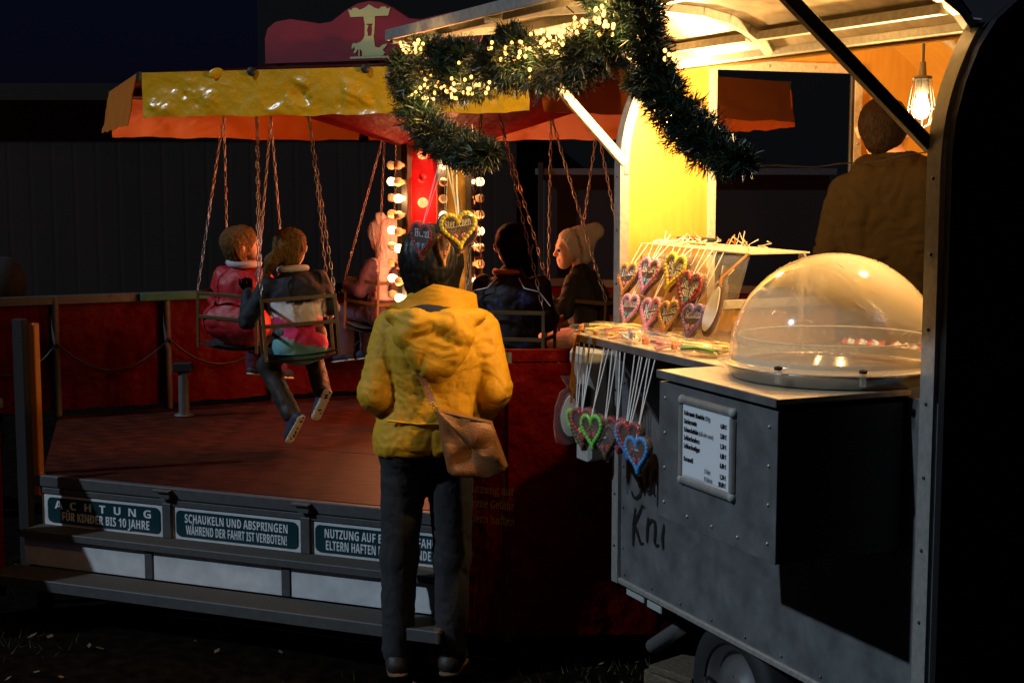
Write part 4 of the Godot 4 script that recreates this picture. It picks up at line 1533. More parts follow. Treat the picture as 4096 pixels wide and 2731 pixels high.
var trail: Node3D
func make_trailer() -> void:
	var bs := Basis(D1, Vector3.UP, D2)
	var t := thing("sales_trailer", "small grey sales trailer with raised hatch and yellow lit inside", "trailer", T0, bs)
	trail = t
	var g := Geo.new()
	var zy := Basis(Vector3(0, 0, 1), Vector3.UP, Vector3(-1, 0, 0))   # polygon x -> z, y -> y, depth -> -x
	# serving side
	g.box(Vector3(-.85, .868, .011), Vector3(1.74, .895, .02))
	var side := put(g, "side_panel", M.alu, t)
	g = Geo.new()
	g.box(Vector3(-.85, .425, .008), Vector3(1.75, .022, .034), Basis.IDENTITY, .004)
	put(g, "bottom_rail", M.alu_trim, t)
	for i in 9:
		g = Geo.new()
		g.ball(Vector3(-.05 - i * .2, .455, -.001), Vector3(.0055, .0055, .004))
		put(g, "rivet", M.alu, side)
	for i in 6:
		g = Geo.new()
		g.ball(Vector3(-.035, .55 + i * .15, -.001), Vector3(.0055, .0055, .004))
		put(g, "rivet", M.alu, side)
	# far end wall in pieces round the window opening
	for q in [[0.0, .37, .42], [1.0, WIDE, .42]]:
		g = Geo.new()
		g.prism(arch_poly(q[0], q[1], q[2]), Transform3D(zy, Vector3(.03, 0, 0)), .03)
		put(g, "end_wall", M.yellow_wall, t)
	g = Geo.new()
	var pl := PackedVector2Array([Vector2(.37, 2.28), Vector2(1.0, 2.28)])
	for i in 9:
		var z := lerpf(1.0, .37, i / 8.0)
		pl.append(Vector2(z, arch(z)))
	g.prism(pl, Transform3D(zy, Vector3(.03, 0, 0)), .03)
	put(g, "end_wall", M.yellow_wall, t)
	g = Geo.new()
	g.box(Vector3(.015, .92, .685), Vector3(.03, 1.0, .63))
	put(g, "end_wall", M.yellow_wall, t)
	# window frame and piano hinge
	var fr := Geo.new()
	fr.box(Vector3(-.006, 2.278, .685), Vector3(.012, .036, .67), Basis.IDENTITY, .002)
	fr.box(Vector3(-.006, 1.84, .367), Vector3(.012, .84, .032), Basis.IDENTITY, .002)
	fr.box(Vector3(-.006, 1.84, 1.0), Vector3(.012, .84, .036), Basis.IDENTITY, .002)
	fr.box(Vector3(-.006, 1.41, .685), Vector3(.012, .034, .60), Basis.IDENTITY, .002)
	var frame := put(fr, "window_frame", M.alu_white, t)
	g = Geo.new()
	g.tube([Vector3(-.006, 1.43, .972), Vector3(-.006, 2.255, .972)], .008, 8)
	put(g, "hinge", M.dark_metal, frame)
	for q in [[2.278, .42], [2.278, .6], [2.278, .8], [2.278, .95], [1.6, .367], [2.1, .367], [1.75, 1.0], [2.0, 1.0]]:
		g = Geo.new()
		g.ball(Vector3(-.013, q[0], q[1]), Vector3(.003, .005, .005))
		put(g, "screw", M.steel, frame)
	# back wall, roof, floor, inner lining
	g = Geo.new()
	g.box(Vector3(-.84, 1.2, WIDE - .01), Vector3(1.70, 1.56, .02))
	put(g, "back_wall", M.yellow_wall, t)
	var rows := []
	var rows2 := []
	for i in 25:
		var z := lerpf(.10, WIDE, i / 24.0)
		rows.append([Vector3(-1.72, arch(z), z), Vector3(.03, arch(z), z)])
		rows2.append([Vector3(.03, arch(z) - .02, z), Vector3(-1.72, arch(z) - .02, z)])
	g = Geo.new()
	g.sheet(rows)
	put(g, "roof", M.black_wall, t)
	g = Geo.new()
	g.sheet(rows2)
	put(g, "ceiling", M.yellow_wall, t)
	g = Geo.new()
	g.box(Vector3(-.84, .44, .72), Vector3(1.70, .03, 1.40))
	put(g, "floor", M.tread, t)
	for i in 2:
		g = Geo.new()
		var pts := []
		for k in 10:
			var z := lerpf(WIDE - .02, .8, k / 9.0)
			pts.append(Vector3(-.35 - i * .75, arch(z) - .04, z))
		g.tube(pts, .016, 6)
		put(g, "roof_rib", M.alu_white, t)
	# near end wall, black, with faded brush lettering
	g = Geo.new()
	g.prism(arch_poly(.0, WIDE, .42), Transform3D(zy, Vector3(-1.722, 0, 0)), .022)
	var nw := put(g, "end_wall", M.black_wall, t, "black painted end wall with faded lettering")
	brush_words(nw, Transform3D(Basis(Vector3(0, 0, 1), Vector3.UP, Vector3(-1, 0, 0)), Vector3(-1.7445, 1.60, .12)), .95, M.chalk)
	# arched posts at both ends of the opening
	for q in [[-1.690, .052, .036], [.006, .046, .034]]:
		var pts := [Vector3(q[0], .415, -.006)]
		for i in 5: pts.append(Vector3(q[0], lerpf(.6, 1.92, i / 4.0), -.006))
		for i in 8:
			var z := .10 * pow((i + 1) / 8.0, 1.6)
			pts.append(Vector3(q[0], arch(z), z - .004))
		g = Geo.new()
		var strips := [[], [], [], []]
		for i in pts.size():
			var d: Vector3 = (pts[mini(i + 1, pts.size() - 1)] - pts[maxi(i - 1, 0)]).normalized()
			var nn := Vector3(0, d.z, -d.y)      # outwards
			strips[0].append(pts[i] + Vector3(q[1] * .5, 0, 0) - nn * .03)
			strips[1].append(pts[i] + Vector3(q[1] * .5, 0, 0) + nn * .006)
			strips[2].append(pts[i] - Vector3(q[1] * .5, 0, 0) + nn * .006)
			strips[3].append(pts[i] - Vector3(q[1] * .5, 0, 0) - nn * .03)
		for k in 3: g.sheet([strips[k + 1], strips[k]])
		g.sheet([strips[0], strips[3]])
		var post := put(g, "door_post", M.alu_trim, t)
		for i in 8:
			g = Geo.new()
			g.ball(Vector3(q[0], .55 + i * .19, -.013), Vector3(.005, .005, .004))
			put(g, "screw", M.dark_metal, post)
	# beam carrying the hinge
	g = Geo.new()
	g.box(Vector3(-.84, 2.262, .112), Vector3(1.68, .036, .05), Basis.IDENTITY, .004)
	put(g, "hinge_beam", M.alu_white, t)
	# raised hatch
	var prof := [Vector2(.085, 2.270), Vector2(.05, 2.305), Vector2(.0, 2.335), Vector2(-.07, 2.362), Vector2(-.16, 2.380), Vector2(-.30, 2.388), Vector2(-.48, 2.380), Vector2(-.66, 2.362), Vector2(-.85, 2.335)]
	var outer := []
	var inner := []
	for q in prof:
		var lo := []
		var hi := []
		for k in 13:
			var x := lerpf(-1.70, .02, k / 12.0)
			lo.append(Vector3(x, q.y, q.x))
			hi.append(Vector3(x, q.y + .016, q.x))
		hi.reverse()
		inner.append(lo)
		outer.append(hi)
	g = Geo.new()
	g.sheet(inner)
	var hatch := put(g, "hatch", M.hatch_skin, t, "raised curved hatch with pale lining")
	g = Geo.new()
	g.sheet(outer)
	put(g, "hatch_skin", M.black_wall, hatch)
	g = Geo.new()
	g.box(Vector3(-.84, 2.340, -.856), Vector3(1.74, .034, .014), Basis.IDENTITY, .002)
	put(g, "edge_strip", M.alu_trim, hatch)
	for x in [-1.69, .008]:
		g = Geo.new()
		for i in prof.size() - 1:
			g.bar(Vector3(x, prof[i].y - .012, prof[i].x), Vector3(x, prof[i + 1].y - .012, prof[i + 1].x), .03, .024)
		put(g, "end_rib", M.alu_white, hatch)
	for x in [-.80]:
		g = Geo.new()
		var top := []
		for i in prof.size(): top.append(Vector3(x, prof[i].y - .014, prof[i].x))
		for i in top.size() - 1:
			g.bar(top[i], top[i + 1], .035, .026)
		put(g, "rib", M.alu_white, hatch)
	for z in [-.80, -.42, .03]:
		g = Geo.new()
		var y := 2.326 if z < -.7 else (2.366 if z < 0 else 2.30)
		for sgm in [[-1.66, -.83], [-.77, -.015]]:
			g.bar(Vector3(sgm[0], y, z), Vector3(sgm[1], y, z), .03, .026)
		put(g, "cross_rib", M.alu_white, hatch)
	# lamp bracket under the hatch
	g = Geo.new()
	g.box(Vector3(-.22, 2.342, -.52), Vector3(.13, .022, .05), Basis.IDENTITY, .004)
	g.box(Vector3(-.20, 2.320, -.53), Vector3(.09, .022, .035), Basis.IDENTITY, .004)
	put(g, "catch", M.alu_white, hatch)
	# struts
	g = Geo.new()
	g.bar(Vector3(-.012, 1.925, .008), Vector3(-.012, 2.372, -.445), .032, .026, Vector3.RIGHT, .003)
	put(g, "hatch_strut", M.alu_white, t)
	g = Geo.new()
	g.bar(Vector3(-1.652, 1.955, .012), Vector3(-1.652, 2.366, -.50), .034, .026, Vector3.RIGHT, .003)
	put(g, "hatch_strut", M.dark_metal, t)
	for x in [-.014, -1.654]:
		g = Geo.new()
		g.box(Vector3(x, 1.93, .012), Vector3(.018, .09, .022), Basis.IDENTITY, .003)
		put(g, "strut_bracket", M.alu_trim, t)
	# shelf and its brackets
	g = Geo.new()
	g.box(Vector3(-.52, 1.326, .06), Vector3(1.0, .018, .52), Basis.IDENTITY, .002)
	put(g, "counter_shelf", M.counter, t)
	g = Geo.new()
	g.box(Vector3(-.545, 1.324, -.204), Vector3(.97, .026, .008), Basis.IDENTITY, .002)
	put(g, "shelf_edge", M.alu, t)
	for x in [-.34, -.92]:
		g = Geo.new()
		g.prism(PackedVector2Array([Vector2(0, 1.316), Vector2(-.19, 1.316), Vector2(-.19, 1.285), Vector2(-.03, 1.05), Vector2(0, 1.05)]), Transform3D(zy, Vector3(x, 0, 0)), .02, .002)
		put(g, "shelf_bracket", M.alu, t)
	# brush lettering on the serving side
	brush_words(side, Transform3D(Basis(Vector3(-1, 0, 0), Vector3.UP, Vector3(0, 0, -1)), Vector3(-.100, .728, -.001)), 1.28, M.ink)
	# wheel, axle, support leg
	for zz in [.082, WIDE - .2]:
		g = Geo.new()
		var wb := Basis(Vector3.RIGHT, -PI / 2)
		g.lathe(Vector3(-.755, .235, zz), [Vector2(.165, -.07), Vector2(.19, -.078), Vector2(.225, -.075), Vector2(.241, -.05), Vector2(.244, 0), Vector2(.241, .05), Vector2(.225, .075), Vector2(.19, .078), Vector2(.165, .07)], 40, wb)
		var wheel := put(g, "wheel", M.rubber, t)
		g = Geo.new()
		g.lathe(Vector3(-.755, .235, zz), [Vector2(.172, -.05), Vector2(.172, .062), Vector2(.180, .072), Vector2(.172, .066), Vector2(.150, .056), Vector2(.142, .03), Vector2(.115, .018), Vector2(.10, .03), Vector2(.07, .034), Vector2(.06, .05), Vector2(.03, .055), Vector2(.0, .056)], 40, wb)
		put(g, "rim", M.steel, wheel)
		g = Geo.new()
		for k in 5:
			var a := TAU * k / 5.0
			g.lathe(Vector3(-.755 + cos(a) * .052, .235 + sin(a) * .052, zz - .03), [Vector2(.009, 0), Vector2(.009, .02), Vector2(0, .022)], 6, wb)
		put(g, "wheel_bolts", M.dark_metal, wheel)
		g = Geo.new()
		g.tube([Vector3(-.755 + .15, .235 + .01, zz - .062), Vector3(-.755 + .135, .235 + .012, zz - .085), Vector3(-.755 + .12, .23, zz - .088)], .007, 6)
		put(g, "valve", M.rubber, wheel)
	g = Geo.new()
	g.bar(Vector3(-.755, .235, .08), Vector3(-.755, .235, WIDE - .22), .06, .06)
	put(g, "axle", M.dark_metal, t)
	g = Geo.new()
	g.bar(Vector3(.25, .40, .30), Vector3(-1.7, .40, .30), .05, .08)
	g.bar(Vector3(.25, .40, 1.1), Vector3(-1.7, .40, 1.1), .05, .08)
	put(g, "chassis_beam", M.dark_metal, t)
	g = Geo.new()
	g.box(Vector3(-.10, .392, .03), Vector3(.13, .035, .03), Basis.IDENTITY, .004)
	g.box(Vector3(-.24, .385, .03), Vector3(.10, .03, .03), Basis.IDENTITY, .004)
	put(g, "rear_light", M.case, t)
	g = Geo.new()
	g.tube([Vector3(-.03, .165, .13), Vector3(-.26, .31, .13)], .028, 14)
	put(g, "support_leg", M.steel, t)
	# cables and work lamps
	for q in [[Vector3(-1.36, 2.09, .21), "caged work lamp hanging in the trailer beside the person in olive", 1.45], [Vector3(-.30, 2.13, .02), "caged work lamp hanging behind the fir garland", 1.55]]:
		work_lamp(q[0], q[1], q[2])

func brush_words(parent: Node, tf: Transform3D, sc: float, m: Material) -> void:
	# the visible beginnings of two brushed words, about 0.12 m tall
	var st := [
		[[.045, .125], [.034, .135], [.015, .132], [.006, .115], [.012, .095], [.032, .075], [.040, .055], [.034, .030], [.016, .016], [.002, .022], [-.002, .034]],
		[[.058, .120], [.056, .085], [.060, .055], [.070, .046], [.082, .060], [.090, .120]],
		[[.090, .120], [.086, .080], [.088, .052], [.096, .046]],
		[[.108, .118], [.106, .075], [.108, .020]],
		[[.106, .095], [.118, .112], [.132, .112], [.140, .098]],
		[[.018, -.010], [.016, -.060], [.020, -.120]],
		[[.056, .000], [.046, .006], [.036, -.020], [.018, -.058], [.036, -.080], [.050, -.104], [.062, -.098]],
		[[.074, -.020], [.074, -.060], [.076, -.092]],
		[[.074, -.045], [.088, -.024], [.102, -.026], [.106, -.050], [.106, -.080], [.114, -.090], [.124, -.082]],
		[[.138, -.020], [.136, -.060], [.142, -.090]],
	]
	for s in st:
		var pts := []
		var cv := Curve2D.new()
		for i in s.size():
			var a := Vector2(s[maxi(i - 1, 0)][0], s[maxi(i - 1, 0)][1])
			var b := Vector2(s[mini(i + 1, s.size() - 1)][0], s[mini(i + 1, s.size() - 1)][1])
			var h := (b - a) / 6.0
			cv.add_point(Vector2(s[i][0], s[i][1]), -h, h)
		var wid := []
		var m2 := 24
		for i in m2 + 1:
			var q := cv.sample_baked(cv.get_baked_length() * i / m2)
			pts.append(Vector2(q.x * 1.35 + q.y * .12, q.y) * sc)
			var u := float(i) / m2
			wid.append((.0018 + .0048 * pow(sin(PI * clampf(u * .94 + .03, 0, 1)), .7)) * sc)
		var g := Geo.new()
		g.stroke(pts, wid, tf, .0014)
		put(g, "brush_stroke", m, parent)

func work_lamp(p: Vector3, label: String, strength: float) -> void:
	var w := thing("work_lamp", label, "lamp", TR(p.x, p.y, p.z), Basis(D1, Vector3.UP, D2), "work lamps of the trailer")
	var g := Geo.new()
	g.tube([Vector3(0, .2, 0), Vector3(.002, .15, .002), Vector3(0, .10, 0)], .0045, 6)
	put(g, "cord", M.cord, w)
	g = Geo.new()
	g.lathe(Vector3.ZERO, [Vector2(.0, .018), Vector2(.018, .02), Vector2(.020, .055), Vector2(.026, .056), Vector2(.026, .066), Vector2(.011, .068), Vector2(.008, .105), Vector2(0, .106)], 14)
	put(g, "socket", M.dark_metal, w)
	g = Geo.new()
	g.lathe(Vector3.ZERO, [Vector2(0, -.052), Vector2(.012, -.048), Vector2(.021, -.034), Vector2(.022, -.018), Vector2(.015, .004), Vector2(.012, .02), Vector2(0, .021)], 16)
	put(g, "bulb", M.lamp_bulb, w)
	g = Geo.new()
	for k in 8:
		var a := TAU * k / 8.0
		var d := Vector3(cos(a), 0, sin(a))
		g.tube([d * .024 + Vector3(0, .06, 0), d * .037 - Vector3(0, .022, 0), d * .024 - Vector3(0, .066, 0), d * .004 - Vector3(0, .076, 0)], .0011, 4, false)
	g.tube(ring(Vector3(0, -.022, 0), .037, .037), .0011, 4, false)
	put(g, "cage", M.dark_metal, w)
	lamp(TR(p.x, p.y - .02, p.z), Color(1, .60, .23).linear_to_srgb(), strength, .02)

# ----------------------------------------------------------------- cotton candy machine in its counter box
func make_machine() -> void:
	var bs := Basis(D1, Vector3.UP, D2)
	var b := thing("counter_box", "riveted grey metal counter box jutting from the trailer's serving side", "counter", T0, bs)
	var g := Geo.new()
	g.box(Vector3(-1.305, 1.108, -.398), Vector3(.60, .39, .006))
	var front := put(g, "front_panel", M.alu, b)
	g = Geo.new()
	g.box(Vector3(-1.602, 1.108, -.205), Vector3(.006, .39, .38))  # grey metal face turned from the street light; its shade is coloured in black
	put(g, "side_panel", M.black_wall, b, "side of the box away from the street light, its shade put in as black")
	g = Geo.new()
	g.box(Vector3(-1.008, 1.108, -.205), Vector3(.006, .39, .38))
	put(g, "side_panel", M.alu, b)
	g = Geo.new()
	g.box(Vector3(-1.305, .915, -.204), Vector3(.59, .006, .38))
	put(g, "bottom_panel", M.dark_metal, b)
	g = Geo.new()
	g.box(Vector3(-1.305, 1.328, -.20), Vector3(.606, .016, .412), Basis.IDENTITY, .002)
	put(g, "lid", M.counter, b)
	g = Geo.new()
	g.box(Vector3(-1.305, 1.325, -.408), Vector3(.608, .024, .006), Basis.IDENTITY, .002)
	put(g, "lid_edge", M.alu, b)
	for q in [[-1.04, .96], [-1.04, 1.06], [-1.04, 1.16], [-1.04, 1.26], [-1.57, .96], [-1.57, 1.06], [-1.57, 1.16], [-1.57, 1.26], [-1.17, .945], [-1.30, .945], [-1.43, .945]]:
		g = Geo.new()
		g.ball(Vector3(q[0], q[1], -.402), Vector3(.005, .005, .004))
		put(g, "rivet", M.alu_trim, front)
	# price board
	var pb := thing("price_board", "framed white price list in German on the front of the grey counter box", "price board", TR(-1.274, 1.158, -.401), Basis(-D1, Vector3.UP, -D2))
	g = Geo.new()
	g.box(Vector3(0, 0, .004), Vector3(.250, .208, .006))
	put(g, "sheet", M.paper, pb)
	for q in [[0.0, .112, .262, .026, 0], [0.0, -.112, .262, .026, 0], [-.132, 0.0, .196, .020, 1], [.132, 0.0, .196, .020, 1]]:
		g = Geo.new()
		var rows := []
		for i in 2:
			var row := []
			for k in 9:
				var a := PI * k / 8.0
				var e: float = (q[2] * .5) * (1.0 if i else -1.0)
				var c := Vector3(e, cos(a) * q[3] * .5, .003 + sin(a) * .012)
				row.append(Vector3(q[0], q[1], 0) + (c if q[4] == 0 else Vector3(-c.y, c.x, c.z)))
			rows.append(row)
		g.sheet([rows[1], rows[0]])
		put(g, "frame_rail", M.alu_trim, pb)
	for sx in [-1.0, 1.0]:
		for sy in [-1.0, 1.0]:
			g = Geo.new()
			g.ball(Vector3(sx * .131, sy * .112, .004), Vector3(.013, .0145, .013))
			put(g, "frame_corner", M.case, pb)
	var lines := [["Gebrannte Mandeln", "(100g)", "4,00 €", .078, .070], ["Zuckerwatte", "", "2,00 €", .055, .043], ["Schnuckeltüte", "(süß oder sauer)", "1,50 €", .032, .016], ["Lebkuchenherz", "", "4,00 €", .009, -.010], ["Lebkuchenfigur", "", "6,00 €", -.014, -.036], ["Karussell", "", "", -.050, 0], ["", "1 Fahrt", "1,50 €", -.066, -.066], ["", "8 Fahrten", "10,00 €", -.087, -.087]]
	for l in lines:
		var at := func(x: float, y: float) -> Transform3D: return Transform3D(Basis.IDENTITY, Vector3(x, y, .008))
		var wd := 0.0
		if l[0] != "":
			wd = text_mesh(l[0], .0128, .001, true, true).get_aabb().size.x * .60
			letters(l[0], .0128, at.call(-.115, l[3]), M.ink, pb, "lettering", true, true, .60, 0.0, -1)
		if l[1] != "":
			letters(l[1], .0122, at.call(-.111 + wd if l[0] != "" else -.005, l[3]), M.grey_ink, pb, "lettering", false, true, .56, 0.0, -1)
		if l[2] != "":
			letters(l[2], .0128, at.call(.105, l[4]), M.ink, pb, "lettering", true, true, .62, 0.0, 1)
	for i in 2:
		g = Geo.new()
		g.box(Vector3(-.02 - i * .04, -.0955 - i * .004, .0075), Vector3(.19 - i * .08, .0016, .0006))
		put(g, "fine_print", M.grey_ink, pb)
	# the machine: bowl, rim, net, dome
	var m := thing("cotton_candy_machine", "cotton candy machine with clear dome and steel bowl set in the counter box", "machine", TR(-1.32, 1.336, -.03), bs)
	g = Geo.new()
	g.lathe(Vector3.ZERO, [Vector2(.262, .001), Vector2(.284, .004), Vector2(.296, .032), Vector2(.300, .034), Vector2(.300, .040), Vector2(.290, .040), Vector2(.280, .034), Vector2(.262, .012), Vector2(.10, .010), Vector2(.06, .03), Vector2(.05, .06), Vector2(.0, .062)], 64)
	put(g, "bowl", M.steel, m)
	g = Geo.new()
	var prof := [Vector2(.318, .042), Vector2(.319, .045), Vector2(.294, .049)]
	for k in 15:
		var a := PI * .5 * k / 14.0
		prof.append(Vector2(.288 * cos(a), .055 + .285 * sin(a)))
	g.lathe(Vector3.ZERO, prof, 72)
	put(g, "dome", M.dome, m)
	# hairline scratches on the dome
	g = Geo.new()
	for i in 90:
		var a := rr(0, TAU)
		var e := rr(.25, 1.25)
		var da := rr(-.05, .05)
		var de := rr(-.06, .06)
		var pts := []
		for k in 4:
			var aa := a + da * k
			var ee := e + de * k * .6
			pts.append(Vector3(.2885 * cos(aa) * cos(ee), .055 + .2855 * sin(ee), .2885 * sin(aa) * cos(ee)))
		g.tube(pts, .00035, 3, false)
	put(g, "scratches", M.net, m)
	g = Geo.new()
	var cells := 62
	for k in cells:
		for row in 3:
			var y0 := .050 + row * .020
			for sgn in [-1.0, 1.0]:
				var a0 := TAU * (k + .5 * (row % 2)) / cells
				var a1: float = a0 + sgn * TAU * .5 / cells
				g.tube([Vector3(cos(a0), 0, sin(a0)) * .262 + Vector3(0, y0, 0), Vector3(cos(a1), 0, sin(a1)) * .262 + Vector3(0, y0 + .020, 0)], .0010, 3, false)
	g.tube(ring(Vector3(0, .112, 0), .262, .262, 60), .0022, 4, false)
	put(g, "net", M.net, m)
	g = Geo.new()
	g.lathe(Vector3.ZERO, [Vector2(.266, .036), Vector2(.268, .060), Vector2(.266, .062)], 64)
	put(g, "inner_ring", M.net, m)
	for a in [-2.05, -2.75]:
		g = Geo.new()
		var d := Vector3(cos(a), 0, sin(a))
		g.box(d * .312 + Vector3(0, .030, 0), Vector3(.018, .03, .014), Basis(Vector3.UP, -a))
		var cl := put(g, "clamp", M.acrylic, m)
		g = Geo.new()
		g.lathe(d * .315 + Vector3(0, .05, 0), [Vector2(0, 0), Vector2(.010, 0), Vector2(.011, .008), Vector2(0, .011)], 12)
		put(g, "knob", M.rubber, cl)
	# striped paper bags behind the machine
	for i in 3:
		var pbg := thing("paper_bag", ["red and white striped paper bag nearest the display rack, seen through the dome", "red and white striped paper bag lying between two others behind the dome", "red and white striped paper bag nearest the black end wall, behind the dome"][i], "paper bag", TR(-1.02 - i * .11, 1.337, .27 + (i % 2) * .04), bs * Basis(Vector3.UP, .5 - i * .5), "striped paper bags")
		for k in 7:
			g = Geo.new()
			g.quad(Vector3(-.07 + k * .02, 0, 0), Vector3(-.05 + k * .02, 0, 0), Vector3(-.05 + k * .02 + .01, .045 + .008 * (k % 2), .07), Vector3(-.07 + k * .02 + .01, .045 + .008 * ((k + 1) % 2), .07))
			put(g, "stripe", M.paper if k % 2 else mat("red_stripe", .55, .03, .02, .6), pbg)

# ----------------------------------------------------------------- gingerbread hearts and sweets
func heart_line(w: float, m := 40) -> PackedVector2Array:
	var p := PackedVector2Array()
	for i in m:
		var a := TAU * i / m
		p.append(Vector2(16.0 * pow(sin(a), 3), 13.0 * cos(a) - 5.0 * cos(2 * a) - 2.0 * cos(3 * a) - cos(4 * a)) * (w / 33.0))
	return p

func heart(label: String, tf: Transform3D, w: float, icing: Material, words: Array, deco: Material, ribbon_top := [], wrap := true, group := "gingerbread hearts", half := false) -> Node3D:
	var h := thing("gingerbread_heart", label, "gingerbread heart", tf.origin, tf.basis, group)
	var g := Geo.new()
	g.prism(heart_line(w), Transform3D(Basis.IDENTITY, Vector3(0, 0, -.008)), .016, .004)
	put(g, "gingerbread", M.gingerbread, h)
	g = Geo.new()
	var ln := heart_line(w * .87, 36)
	for i in ln.size():
		var d := (ln[(i + 1) % ln.size()] - ln[i]).normalized()
		g.ball(Vector3(ln[i].x, ln[i].y, .011), Vector3(.0098, .0082, .0065) * (w / .14) * rr(.9, 1.1), Basis(Vector3(d.x, d.y, 0), Vector3(-d.y, d.x, 0), Vector3(0, 0, 1)), 8, 5)
	put(g, "icing_border", icing, h)
	for i in words.size():
		letters(words[i], w * .19, Transform3D(Basis(Vector3(0, 0, 1), .05), Vector3(0, w * (.11 - i * .19), .0095)), M.icing_white, h, "icing_words", true, true, 1.0, w * minf(.66, .15 * words[i].length()))
	g = Geo.new()
	g.bar(Vector3(-w * .26, w * .27, .0095), Vector3(w * .26, w * .27, .0095), w * .018, w * .03)
	put(g, "icing_bar", M.icing_white, h)
	for k in 2:
		g = Geo.new()
		var c := Vector3((k - .5) * w * .22 - (.0 if words.size() < 2 else w * .05), -w * .20 - w * .06 * (words.size() - 1), .010)
		for j in 5:
			var a := TAU * j / 5.0
			g.ball(c + Vector3(cos(a), sin(a), 0) * w * .045, Vector3(w * .04, w * .04, .004), Basis.IDENTITY, 7, 4)
		put(g, "icing_flower", deco, h)
	if wrap:
		g = Geo.new()
		var rows := []
		var edge := heart_line(w * 1.10, 32)
		for q in [[-.004, 1.0], [.010, .97], [.0175, .85], [.019, .5], [.0185, .05]]:
			var row := []
			for e in edge: row.append(Vector3(e.x * q[1], e.y * q[1], q[0] + rr(-.0018, .0018)))
			row.reverse()
			rows.append(row)
		rows.reverse()
		g.sheet(rows, true)
		put(g, "wrapper", M.cello, h)
	var inv := h.transform.affine_inverse()
	for top in ribbon_top:
		g = Geo.new()
		var a: Vector3 = inv * (top as Vector3)
		var b := Vector3(rr(-.006, .006), w * .16, .012)
		ribbon(g, [a, a.lerp(b, .5) + Vector3(rr(-.003, .003), 0, 0), b], .0024)
		put(g, "ribbon", M.ribbon, h)
	return h

func ribbon(g: Geo, pts: Array, half: float) -> void:
	for skin in 2:
		var rows := [[], []]
		for i in pts.size():
			var d: Vector3 = (pts[mini(i + 1, pts.size() - 1)] - pts[maxi(i - 1, 0)]).normalized()
			var x := d.cross(Vector3(.15, .1, 1)).normalized()
			var sh := d.cross(x) * (.0002 if skin else -.0002)
			rows[0].append(pts[i] - x * half + sh)
			rows[1].append(pts[i] + x * half + sh)
		if skin == 1: rows.reverse()
		g.sheet(rows)

func icing(called: String, r: float, g: float, b: float) -> StandardMaterial3D:
	var m := mat(called, r, g, b, .32)
	return m

